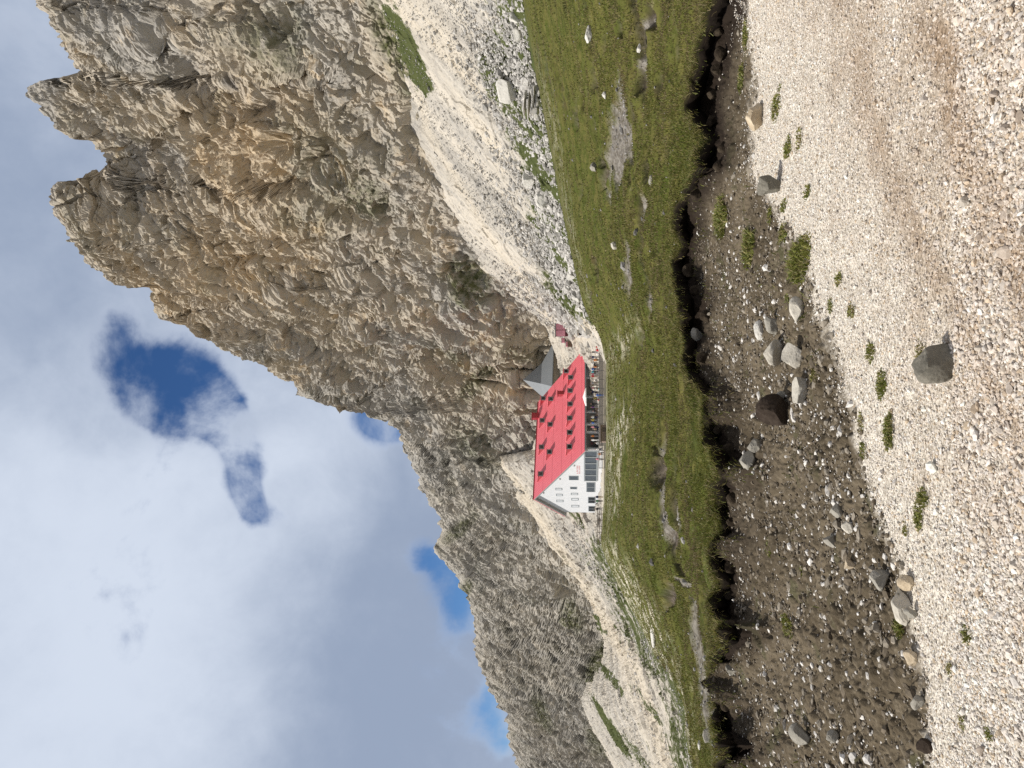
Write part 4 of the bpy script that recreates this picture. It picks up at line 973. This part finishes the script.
# long ground floor under the eaves
f8 = lambda zx, zy: fac(768 - 390 - zy / 12.8, 575 + zx / 12.8)[0]
def facade_box(u0, u1, z0, z1, mat, name, parent=hut, out=.08):
    x0, x1 = fac(u0, 594)[0], fac(u1, 594)[0]; return MB().box((x0, -out, z0), (x1, -.004, z1)).build(name, mat, parent)
facade_box(391, 414.5, .05, EZ - .55, M['greywall'], 'grey_cladding', out=.16)
for u0, u1 in ((319.5, 334.5), (336, 343), (344.5, 355), (356.5, 370), (371.5, 389)):
    x0, x1 = fac(u0, 594)[0], fac(u1, 594)[0]; b = MB(); t = .16; z0, z1 = .25, EZ - .62
    fr = 'whiteframe' if u0 == 336 else 'greyframe'
    for lo, hi in (((x0, z0), (x0 + t, z1)), ((x1 - t, z0), (x1, z1)), ((x0 + t, z1 - t), (x1 - t, z1)), ((x0 + t, z0), (x1 - t, z0 + t))): b.box((lo[0], -.10, lo[1]), (hi[0], -.004, hi[1]))
    f = b.build('veranda_window', M[fr], hut); MB().box((x0 + t, -.05, z0 + t), (x1 - t, -.008, z1 - t)).build('pane', M['glass'], f)
# terrace in front
def terrace():
    q = [at(u, 604, d)[:2] for u, d in ((261, 142.5), (300, 141), (425, 140.5), (436, 149))]
    def w(x, y): return np.array([C0[0] + x * CT - y * ST, C0[1] + x * ST + y * CT])
    q += [w(L + 2, -.05), w(0, -.05), w(-.05, W * .98), w(-1.6, W * .98)]
    b = MB(); b.prism([(x, y, ZT - 1.0) for x, y in q], (0, 0, 1.0)); o = b.build('terrace', mat_boulder('flagstones', (.42, .385, .32), (.56, .51, .42))); o['kind'] = 'structure'
terrace()
DECK = .85
def deck():
    q = [at(u, 604, d)[:2] for u, d in ((322, 142.6), (423, 141.6), (426, 147))]
    q += [np.array([C0[0] + x * CT - y * ST, C0[1] + x * ST + y * CT]) for x, y in ((L + 1, -.1), (.3, -.1))]
    b = MB(); b.prism([(x, y, ZT + .004) for x, y in q], (0, 0, DECK)); o = b.build('terrace_deck', plain('worn_deck_boards', (.36, .33, .29), .85, .1)); o['kind'] = 'structure'
deck()
M['wood'] = plain('weathered_wood', (.16, .125, .10), .85, .1, var=.25, scale=9); M['greywood'] = plain('grey_wood', (.25, .235, .22), .85, .1, var=.2, scale=9); M['brownwood'] = plain('brown_boards', (.17, .115, .085), .8, .1, var=.2)
def railing(name, label, pts, h, mat, step=1.6, slats=False):
    e = empty(name, label, 'railing', pts[0].tolist()); o = pts[0]; rails = MB(); P = []
    for a, c in zip(pts[:-1], pts[1:]):
        n = max(1, int(np.linalg.norm(c - a) / step)); P += [a + (c - a) * k / n for k in range(n)]
    P.append(pts[-1])
    for p in P: MB().box(tuple(p - o + (-.06, -.06, -.3)), tuple(p - o + (.06, .06, h))).build('post', mat, e)
    for zz in (h - .06, h * .55, h * .25):
        for a, c in zip(P[:-1], P[1:]): rails.bar(a - o + (0, -.08, zz), c - o + (0, -.08, zz), .05, .10)
    rails.build('rails', mat, e)
zt = lambda u, d: np.array([float(ray(u, 600)[0]) * d, d, ZT + (DECK + .006 if d > 142.7 and 322 < u < 424 else .004)])
railing('terrace_railing', 'long grey wooden railing along the front of the crowded hut terrace', [zt(300, 141.4), zt(424, 140.9)], .95, M['greywood'])
railing('path_railing', 'dark wooden railing on the path left of the white gable', [at(260, 603, 148), at(224, 602.5, 151)], 1.15, M['wood'], 1.3)
def table(u, d, label, rz):
    e = empty('picnic_table', label, 'table', zt(u, d).tolist(), rz, 'tables on the hut terrace')
    MB().box((-.9, -.38, .70), (.9, .38, .75)).build('tabletop', M['brownwood'], e)
    for s in (-1, 1):
        MB().box((-.9, s * .75 - .14, .42), (.9, s * .75 + .14, .46)).build('bench', M['brownwood'], e)
        b = MB(); b.bar((s * .65, -.62, 0), (s * .65, -.25, .70), .08); b.bar((s * .65, .62, 0), (s * .65, .25, .70), .08); b.bar((s * .65, -.82, .38), (s * .65, .82, .38), .07); b.build('leg', M['brownwood'], e)
TB = [(405, 143.6, 'brown picnic table at the right end of the terrace by the grey cladding'), (389, 143.0, 'brown picnic table second from the right end of the terrace'), (372, 143.4, 'brown picnic table under the white parasol'), (356, 143.2, 'brown picnic table just left of the white parasol'), (312, 143.0, 'brown picnic table at the hut corner near the brown kiosk')]
for k, (u, d, lb) in enumerate(TB): table(u, d, lb, R(8 * (k % 3) - 6))
def parasol():
    e = empty('parasol', 'open white parasol standing on the hut terrace', 'parasol', zt(371, 144.2).tolist()); M['canvas'] = plain('white_canvas', (.80, .79, .76), .8)
    MB().tube((0, 0, 0), (0, 0, 2.9), .04).build('pole', M['greyframe'], e); MB().tube((0, 0, 0), (0, 0, .12), .35).build('base', M['greyframe'], e)
    bm = bmesh.new(); top = bm.verts.new((0, 0, 3.15)); ring = [bm.verts.new((1.75 * math.cos(k * math.pi / 4), 1.75 * math.sin(k * math.pi / 4), 2.62)) for k in range(8)]; low = [bm.verts.new((v.co.x, v.co.y, 2.42)) for v in ring]
    for k in range(8): bm.faces.new((top, ring[k], ring[(k + 1) % 8])); bm.faces.new((ring[k], low[k], low[(k + 1) % 8], ring[(k + 1) % 8]))
    me = bpy.data.meshes.new('canopy'); bm.to_mesh(me); bm.free(); o = link('canopy', me, M['canvas'], e); s = o.modifiers.new('thick', 'SOLIDIFY'); s.thickness = .02
parasol()
def kiosk():
    p = at(334.5, 609.2, 138.5); e = empty('wooden_kiosk', 'small brown flat roofed wooden kiosk in front of the hut terrace', 'kiosk', p.tolist(), R(12))
    b = MB(); b.box((-1.6, -.9, -.4), (1.5, .9, 1.55)); b.build('wall', plain('taupe_boards', (.30, .225, .185), .8, .1, var=.15), e)
    MB().box((-1.75, -1.1, 1.56), (1.65, 1.05, 1.70)).build('roof', plain('taupe_roofing', (.25, .20, .18), .8), e)
    MB().box((.2, -.94, -.1), (1.0, -.903, 1.35)).build('door', M['wood'], e)
kiosk()
def annexe():
    D = 184.0; p = at(382, 552, D); n = 13.6; h = 8.0; e = empty('stone_annexe', 'stone outbuilding behind the hut with a grey metal tent shaped roof', 'building', p.tolist(), TH)
    hm = h * .38; m = n * .25; b = MB()
    A = [(-.4, -.4, 0), (n + .4, -.4, 0), (n + .4, n * .9 + .4, 0), (-.4, n * .9 + .4, 0)]; B = [(m, m, hm), (n - m, m, hm), (n - m, n * .9 - m, hm), (m, n * .9 - m, hm)]
    bm = b.bm; va = [bm.verts.new(q) for q in A]; vb = [bm.verts.new(q) for q in B]; vt = bm.verts.new((n / 2, n * .45, h)); vu = [bm.verts.new((q[0], q[1], -.2)) for q in A]
    for k in range(4):
        bm.faces.new((va[k], va[(k + 1) % 4], vb[(k + 1) % 4], vb[k])); bm.faces.new((vb[k], vb[(k + 1) % 4], vt)); bm.faces.new((vu[k], vu[(k + 1) % 4], va[(k + 1) % 4], va[k]))
    bm.faces.new(vu[::-1]); b.build('roof', M['zinc'], e)
    w = MB().box((.3, .3, -8), (n - .3, n * .9 - .3, -.22)).build('wall', M['stonewall'], e)
    for x in (2.6, 6.0, 9.4): 
        f = MB().box((x - .5, .20, -2.6), (x + .5, .297, -1.5)).build('window', M['wood'], e); MB().box((x - .38, .17, -2.5), (x + .38, .196, -1.6)).build('pane', M['glass'], f)
annexe()
def shed():
    p = at(438, 565.5, float(Ds(438, 565.5)) - 1.5); e = empty('maroon_shed', 'small maroon wooden shed on the scree right of the grey roof', 'shed', p.tolist(), R(-4)); mm = plain('maroon_boards', (.62, .29, .34), .8, .1, var=.2)
    MB().box((-1.45, 0, -.8), (1.45, 1.8, 2.2)).build('wall', plain('maroon_dark_boards', (.13, .045, .05), .85, .1), e)
    for s in (-1, 1): MB().box((min(s * .06, s * 1.4), -.07, .1), (max(s * .06, s * 1.4), -.003, 2.1)).build('door', mm, e)
    MB().box((-1.6, -.25, 2.21), (1.6, 2.0, 2.33)).build('roof', M['soffit'], e)
    for k, (u, v, lb) in enumerate(((428, 567, 'maroon crate stack beside the maroon shed, nearest to it'), (424, 570, 'low maroon crate with pale lid between shed and grey roof'))):
        q = at(u, v, float(Ds(u, v)) - 1.2); t = empty('crate_stack', lb, 'crates', q.tolist(), R(5))
        MB().box((-.6, 0, -.5), (.6, .9, .55)).build('crate', M['brownwood' if k else 'wood'], t); MB().box((-.55, .03, .56), (.55, .87, .95 + .3 * (k == 0))).build('upper_crate', mm, t); MB().box((-.65, -.05, 1.0 + .3 * (k == 0)), (.65, .95, 1.06 + .3 * (k == 0))).build('lid', M['whiteframe'], t)
shed()
p = at(431, 594.5, 150.0); o = MB().box((-2.1, 0, -.5), (2.1, .5, 1.35)).box((-2.18, -.06, 1.36), (2.18, .56, 1.46)).build('retaining_wall', plain('pale_concrete', (.40, .39, .38), .9, .1), None, p.tolist()); tag(o, 'low grey concrete wall at the right end of the terrace', 'wall')

# ------------------------------------------------------------------ people on and near the terrace
def body_mesh(pose):
    V, Ed, Rd = [], [], []
    def add(p, r, par=None):
        V.append(p); Rd.append(r)
        if par is not None: Ed.append((par, len(V) - 1))
        return len(V) - 1
    z = .50 if pose == 'sit' else .93; pel = add((0, 0, z), .135); ch = add((0, -.02, z + .32), .15, pel); nk = add((0, -.02, z + .54), .065, ch); hd = add((0, -.035, z + .66), .085, nk); add((0, -.03, z + .76), .07, hd)
    for s in (-1, 1):
        sh = add((s * .17, -.01, z + .46), .07, ch); ph = s if pose == 'walk' else 0
        el = add((s * .235, .02 - .12 * ph - (.08 if pose == 'sit' else 0), z + .18), .05, sh); add((s * .2, -.10 - .16 * ph - (.24 if pose == 'sit' else 0), z + .02 + (.20 if pose == 'sit' else 0)), .04, el)
        hp = add((s * .09, 0, z - .06), .095, pel)
        if pose == 'sit': kn = add((s * .13, -.40, .49), .075, hp); an = add((s * .13, -.40, .10), .05, kn); add((s * .13, -.55, .05), .04, an)
        else: kn = add((s * .10, -.03 + .16 * ph, .48), .068, hp); an = add((s * .10, .04 + .28 * ph, .09), .048, kn); add((s * .10, -.12 + .28 * ph, .045), .04, an)
    me = bpy.data.meshes.new('skeleton'); me.from_pydata(V, Ed, []); o = bpy.data.objects.new('skeleton', me); COL.objects.link(o); o.modifiers.new('skin', 'SKIN'); ss = o.modifiers.new('sub', 'SUBSURF'); ss.levels = ss.render_levels = 1
    for k, sv in enumerate(me.skin_vertices[0].data): sv.radius = (Rd[k], Rd[k]); sv.use_root = k == 0
    dg = bpy.context.evaluated_depsgraph_get(); out = bpy.data.meshes.new_from_object(o.evaluated_get(dg)); bpy.data.objects.remove(o); 
    idx = []
    for f in out.polygons:
        c = f.center; zz = c.z - z
        idx.append(3 if zz > .70 else 0 if zz > .50 else 1 if zz > .0 and not (pose == 'sit' and abs(c.x) > .15 and c.y < -.25) else 0 if (abs(c.x) > .17 and c.y < -.08 and zz > -.15 and pose != 'sit') else 2)
    out.polygons.foreach_set('use_smooth', [True] * len(idx)); return out, idx
BODIES = {k: body_mesh(k) for k in ('stand', 'sit', 'walk')}
CLO = {'red': (.55, .03, .04), 'blue': (.06, .16, .50), 'white': (.78, .77, .74), 'navy': (.025, .035, .09), 'black': (.02, .02, .022), 'grey': (.22, .22, .23), 'orange': (.60, .22, .06), 'green': (.06, .16, .07), 'pink': (.60, .25, .30), 'tan': (.38, .29, .19), 'purple': (.16, .06, .20), 'yellow': (.60, .48, .10), 'turquoise': (.05, .32, .36)}
CM = {k: plain('cloth_' + k, v, .85, .1, var=.1) for k, v in CLO.items()}; SKIN = plain('skin', (.45, .27, .19), .6)
HAIR = {k: plain('hair_' + k, v, .6) for k, v in (('dark', (.03, .02, .015)), ('brown', (.10, .06, .035)), ('fair', (.35, .25, .13)), ('white cap', (.75, .74, .72)), ('red cap', (.5, .04, .04)))}
def person(label, u, d, pose, top, legs, hair, rz, pos=None):
    me, idx = BODIES[pose]; me = me.copy(); me.name = 'person'; me.materials.clear()
    for m in (SKIN, CM[top], CM[legs], HAIR[hair]): me.materials.append(m)
    me.polygons.foreach_set('material_index', idx); o = link('person', me); o.location = (zt(u, d) if pos is None else pos).tolist(); o.rotation_euler = (0, 0, R(rz)); o.scale = (1, 1, 1.0)
    tag(o, label, 'person', 'people at the hut')
for a in (('standing person in red jacket and black trousers at the right end of the terrace', 421, 142.0, 'stand', 'red', 'black', 'dark', 20), ('standing person with red cap and red top beside the red jacketed one', 418, 141.7, 'stand', 'red', 'grey', 'red cap', -30),
          ('standing person in white top and navy trousers before the grey cladding', 414, 142.4, 'stand', 'white', 'navy', 'brown', 100), ('seated person in orange top at the rightmost picnic table', 408, 142.8, 'sit', 'orange', 'tan', 'fair', 180), ('seated person in white cap and black jacket at the rightmost table', 403, 142.8, 'sit', 'black', 'grey', 'white cap', 175),
          ('standing person in light blue and navy clothes behind the rightmost table', 399, 144.8, 'stand', 'blue', 'navy', 'dark', 10), ('seated person in purple top facing the hut', 398, 142.6, 'sit', 'purple', 'black', 'brown', 190), ('standing person in pink top before the grey wall', 394, 143.8, 'stand', 'pink', 'grey', 'fair', 40),
          ('seated person in navy jacket at the second table', 390, 142.2, 'sit', 'navy', 'black', 'dark', 180), ('seated person in green top at the second table', 386, 142.2, 'sit', 'green', 'tan', 'brown', 170), ('standing person in tan jacket between two tables', 383, 144.4, 'stand', 'tan', 'black', 'dark', 60),
          ('seated person in turquoise top near the parasol pole', 379, 142.6, 'sit', 'turquoise', 'navy', 'brown', 185), ('person in bright blue jacket and white cap below the white parasol', 373, 141.9, 'stand', 'blue', 'blue', 'white cap', 5), ('seated person in red shirt under the white parasol', 368, 142.6, 'sit', 'red', 'navy', 'dark', 180),
          ('standing person in black clothes left of the parasol', 364, 143.6, 'stand', 'black', 'black', 'dark', 70), ('seated person in white shirt and tan trousers left of the parasol', 359, 142.4, 'sit', 'white', 'tan', 'white cap', 180), ('seated person in grey top at the table left of the parasol', 354, 142.4, 'sit', 'grey', 'navy', 'dark', 175),
          ('walking person in yellow top on the terrace before the dark windows', 348, 143.8, 'walk', 'yellow', 'grey', 'brown', 90), ('standing person in pink jacket by the white framed window', 341, 143.4, 'stand', 'pink', 'navy', 'dark', -60), ('standing person in grey jacket behind the brown kiosk', 336, 142.6, 'stand', 'grey', 'black', 'fair', 0),
          ('standing person in white top and white cap left of the brown kiosk', 325, 141.8, 'stand', 'white', 'grey', 'white cap', 30), ('walking person in white shirt and navy trousers at the hut corner', 319, 142.3, 'walk', 'white', 'navy', 'dark', -90), ('seated person in orange jacket at the corner table', 314, 142.2, 'sit', 'orange', 'black', 'brown', 180),
          ('standing person in pink top and white trousers by the gable wall', 309, 143.5, 'stand', 'pink', 'white', 'fair', -40), ('standing person in navy top and tan trousers below the left gable windows', 271, 145.0, 'stand', 'navy', 'tan', 'dark', 40), ('standing person in green jacket below the left gable windows', 267, 145.6, 'stand', 'green', 'black', 'brown', -20),
          ('walking person in black jacket beside the path railing', 259, 147.4, 'walk', 'black', 'grey', 'dark', 80)): person(*a)
k = 0
for u, d, pose, top, legs, hair, where in ((416, 143.4, 'stand', 'black', 'navy', 'dark', 'behind the red jacketed guest'), (411, 143.9, 'stand', 'navy', 'grey', 'fair', 'before the grey cladding, right'), (405, 144.9, 'stand', 'white', 'black', 'dark', 'behind the rightmost table'), (401, 143.2, 'sit', 'orange', 'navy', 'brown', 'at the rightmost table'),
        (396, 144.9, 'stand', 'turquoise', 'black', 'dark', 'before the grey cladding, left'), (392, 144.4, 'stand', 'red', 'tan', 'fair', 'behind the second table'), (388, 143.9, 'sit', 'white', 'navy', 'white cap', 'on the hut side of the second table'), (385, 143.2, 'stand', 'grey', 'tan', 'dark', 'right of the white parasol'),
        (380, 143.8, 'stand', 'pink', 'black', 'brown', 'just right of the parasol'), (376, 143.0, 'stand', 'navy', 'navy', 'dark', 'right under the parasol edge'), (370, 144.4, 'sit', 'yellow', 'navy', 'fair', 'behind the table under the parasol'), (361, 144.6, 'stand', 'purple', 'grey', 'dark', 'near the dark glass left of the parasol'),
        (357, 143.8, 'sit', 'black', 'tan', 'red cap', 'at the table left of the parasol'), (351, 143.0, 'stand', 'white', 'navy', 'brown', 'between parasol and white framed window'), (345, 142.9, 'stand', 'blue', 'grey', 'dark', 'close to the white framed window'), (339, 143.9, 'sit', 'tan', 'navy', 'white cap', 'by dark glass near the kiosk'),
        (332, 143.2, 'stand', 'orange', 'grey', 'dark', 'above the brown kiosk roof'), (328, 143.4, 'stand', 'white', 'white', 'brown', 'dressed all in white near the kiosk')):
    k += 1; person({'stand': 'standing', 'sit': 'seated'}[pose] + ' guest in %s top and %s trousers ' % (top, legs) + where, u, d, pose, top, legs, hair, (k * 67) % 360 - 180)
person('person in dark clothes standing alone on the pale track by the shed', 0, 0, 'stand', 'black', 'navy', 'dark', 30, at(434, 586, float(Ds(434, 586))))

# ------------------------------------------------------------------ sky, sun, camera
SUN_EL, SUN_AZ = R(50), R(-92)                   # azimuth from straight ahead, negative to the left
sun_dir = Vector((math.sin(SUN_AZ) * math.cos(SUN_EL), math.cos(SUN_AZ) * math.cos(SUN_EL), math.sin(SUN_EL)))
def build_world():
    w = bpy.data.worlds.new('World'); SC.world = w; w.use_nodes = True
    nt = w.node_tree; nt.nodes.clear(); N = nt.nodes.new; L = nt.links.new
    def mth(op, a, b=0.0, clamp=False):
        m = N('ShaderNodeMath'); m.operation = op; m.use_clamp = clamp
        for s, x in zip(m.inputs, (a, b)):
            if hasattr(x, 'is_linked'): L(x, s)
            else: s.default_value = x
        return m.outputs[0]
    def rng_(f, a, b, lo=0., hi=1.):
        m = N('ShaderNodeMapRange'); m.interpolation_type = 'SMOOTHSTEP'; L(f, m.inputs[0])
        for k, x in zip((1, 2, 3, 4), (a, b, lo, hi)): m.inputs[k].default_value = x
        return m.outputs[0]
    def mix(f, a, b):
        m = N('ShaderNodeMix'); m.data_type = 'RGBA'
        for s, x in zip((m.inputs[0], m.inputs[6], m.inputs[7]), (f, a, b)):
            if hasattr(x, 'is_linked'): L(x, s)
            elif isinstance(x, tuple): s.default_value = (*x, 1)
            else: s.default_value = x
        return m.outputs[2]
    out = N('ShaderNodeOutputWorld'); bg = N('ShaderNodeBackground'); L(bg.outputs[0], out.inputs[0])
    sky = N('ShaderNodeTexSky'); sky.sky_type = 'NISHITA'; sky.sun_disc = False
    sky.sun_elevation = SUN_EL; sky.sun_rotation = SUN_AZ; sky.altitude = 2400; sky.air_density = 1.0; sky.dust_density = .3; sky.ozone_density = 2.0
    d = N('ShaderNodeTexCoord').outputs['Generated']
    nrm = N('ShaderNodeVectorMath'); nrm.operation = 'NORMALIZE'; L(d, nrm.inputs[0]); d = nrm.outputs[0]
    def noise(scale, det, rough, dist=0., off=(0, 0, 0), sc=(1, 1, 1)):
        mp = N('ShaderNodeMapping'); L(d, mp.inputs[0]); mp.inputs['Location'].default_value = off; mp.inputs['Scale'].default_value = sc
        m = N('ShaderNodeTexNoise'); L(mp.outputs[0], m.inputs['Vector']); m.inputs['Scale'].default_value = scale
        m.inputs['Detail'].default_value = det; m.inputs['Roughness'].default_value = rough; m.inputs['Distortion'].default_value = dist
        return m.outputs['Fac']
    hole = None
    for u, v, r, k in HOLES:
        x, z = ray(u, v); c = Vector((float(x), 1, float(z))).normalized(); rho = r / F
        dp = N('ShaderNodeVectorMath'); dp.operation = 'DOT_PRODUCT'; L(d, dp.inputs[0]); dp.inputs[1].default_value = c
        g = mth('MULTIPLY', mth('EXPONENT', mth('MULTIPLY', mth('SUBTRACT', dp.outputs['Value'], 1.0), 2.0 / rho ** 2)), k)
        hole = g if hole is None else mth('ADD', hole, g)
    n1 = noise(5.5, 9, .58, .3, (.3, .1, .7)); n2 = noise(2.2, 7, .55, .2, (3.1, 2.2, .4)); n3 = noise(12, 7, .58, .35, (1., 2., 5.))
    wob = mth('ADD', mth('MULTIPLY', mth('SUBTRACT', n1, .5), 2.6), mth('MULTIPLY', mth('SUBTRACT', n3, .5), 1.3))
    clear = rng_(mth('ADD', mth('MINIMUM', hole, 1.05), wob), .30, 1.15)
    # away from the photographed part of the sky the cloud breaks up by itself
    up = N('ShaderNodeSeparateXYZ'); L(d, up.inputs[0])
    beh = rng_(up.outputs['Y'], .35, -.1)
    clear = mth('MAXIMUM', clear, mth('MULTIPLY', beh, rng_(n2, .46, .60)))
    # cloud brightness
    b = mth('ADD', mth('ADD', mth('MULTIPLY', n2, 1.2), mth('MULTIPLY', n1, .9)), mth('MULTIPLY', mth('SUBTRACT', n3, .62), .5))
    glow = None
    for u, v, r, k in LIGHTS:
        x, z = ray(u, v); c = Vector((float(x), 1, float(z))).normalized(); rho = r / F
        dp = N('ShaderNodeVectorMath'); dp.operation = 'DOT_PRODUCT'; L(d, dp.inputs[0]); dp.inputs[1].default_value = c
        g = mth('MULTIPLY', mth('EXPONENT', mth('MULTIPLY', mth('SUBTRACT', dp.outputs['Value'], 1.0), 2.0 / rho ** 2)), k)
        glow = g if glow is None else mth('ADD', glow, g)
    b = mth('ADD', b, glow)
    b = mth('ADD', b, mth('MULTIPLY', mth('MULTIPLY', clear, mth('SUBTRACT', 1.0, clear)), 1.1))
    S = 1 / SKY_STR
    cl = mix(rng_(b, .50, 1.60), tuple(S * x for x in (.315, .385, .52)), tuple(S * x for x in (.66, .73, .85)))
    cl = mix(beh, cl, tuple(S * x for x in (.66, .63, .60)))  # unseen cloud behind the camera, whitened to fill shaded sides with less blue
    hs = N('ShaderNodeHueSaturation'); L(sky.outputs[0], hs.inputs['Color']); hs.inputs['Saturation'].default_value = 1.15; hs.inputs['Value'].default_value = BLUE_VAL
    tn = N('ShaderNodeMix'); tn.data_type = 'RGBA'; tn.blend_type = 'MULTIPLY'; tn.inputs[0].default_value = 1; L(hs.outputs[0], tn.inputs[6]); tn.inputs[7].default_value = (.64, .76, .90, 1)
    L(mix(clear, cl, tn.outputs[2]), bg.inputs['Color']); bg.inputs['Strength'].default_value = SKY_STR
SKY_STR = .1; BLUE_VAL = 1.05
HOLES = [(372, 140, 30, .8), (352, 170, 34, 1.0), (374, 200, 30, 1.1), (360, 222, 26, 1.0), (335, 236, 24, 1.1), (305, 243, 22, 1.1), (278, 245, 20, 1.1), (255, 254, 18, 1.1), (435, 125, 34, .38), (405, 150, 28, .6), (448, 108, 24, .3), (414, 200, 30, .5), (395, 110, 24, .3),
         (335, 395, 26, 1.0), (362, 380, 26, .75), (345, 365, 20, .7), (190, 447, 28, .95), (218, 425, 22, .7), (165, 458, 20, .6), (60, 490, 22, .7), (25, 503, 18, .8), (140, 462, 22, .4), (250, 285, 18, .5), (730, 20, 30, .25)]
LIGHTS = [(20, 60, 110, .45), (300, 200, 80, .25), (330, 330, 70, .25), (200, 200, 150, .22), (280, 20, 60, .3), (600, 20, 130, -.25), (700, 0, 120, -.1), (100, 420, 110, -.38), (230, 400, 70, -.2), (0, 440, 120, -.2), (480, 60, 100, -.12)]
build_world()
sun = bpy.data.lights.new('sun', 'SUN'); sun.energy = 5.0; sun.angle = R(.53); sun.color = (1, .953, .875)
so = bpy.data.objects.new('sun', sun); COL.objects.link(so); so.rotation_euler = sun_dir.to_track_quat('Z', 'Y').to_euler(); so.location = (0, 0, 300)

cam = bpy.data.cameras.new('camera'); cam.sensor_fit = 'HORIZONTAL'; cam.sensor_width = 36; cam.lens = 36 * F / 1024
cam.clip_start = .05; cam.clip_end = 5000
co = bpy.data.objects.new('camera', cam); COL.objects.link(co)
fwd = Vector((0, cp, sp)); upv = Vector((0, -sp, cp)); rt = Vector((1, 0, 0))
# the telephone was held turned: the picture's right is the scene's down, the picture's top is the scene's right
co.matrix_world = Matrix(((-upv.x, rt.x, -fwd.x, 0), (-upv.y, rt.y, -fwd.y, 0), (-upv.z, rt.z, -fwd.z, CAMZ), (0, 0, 0, 1)))
SC.camera = co
vs = SC.view_settings; vs.view_transform = 'Standard'; vs.look = 'None'; vs.exposure = 0.0; vs.gamma = 1.0; vs.use_curve_mapping = False
SC.display_settings.display_device = 'sRGB'
SC.render.engine = 'CYCLES'; SC.cycles.max_bounces = 5; SC.cycles.diffuse_bounces = 3; SC.cycles.use_denoising = False
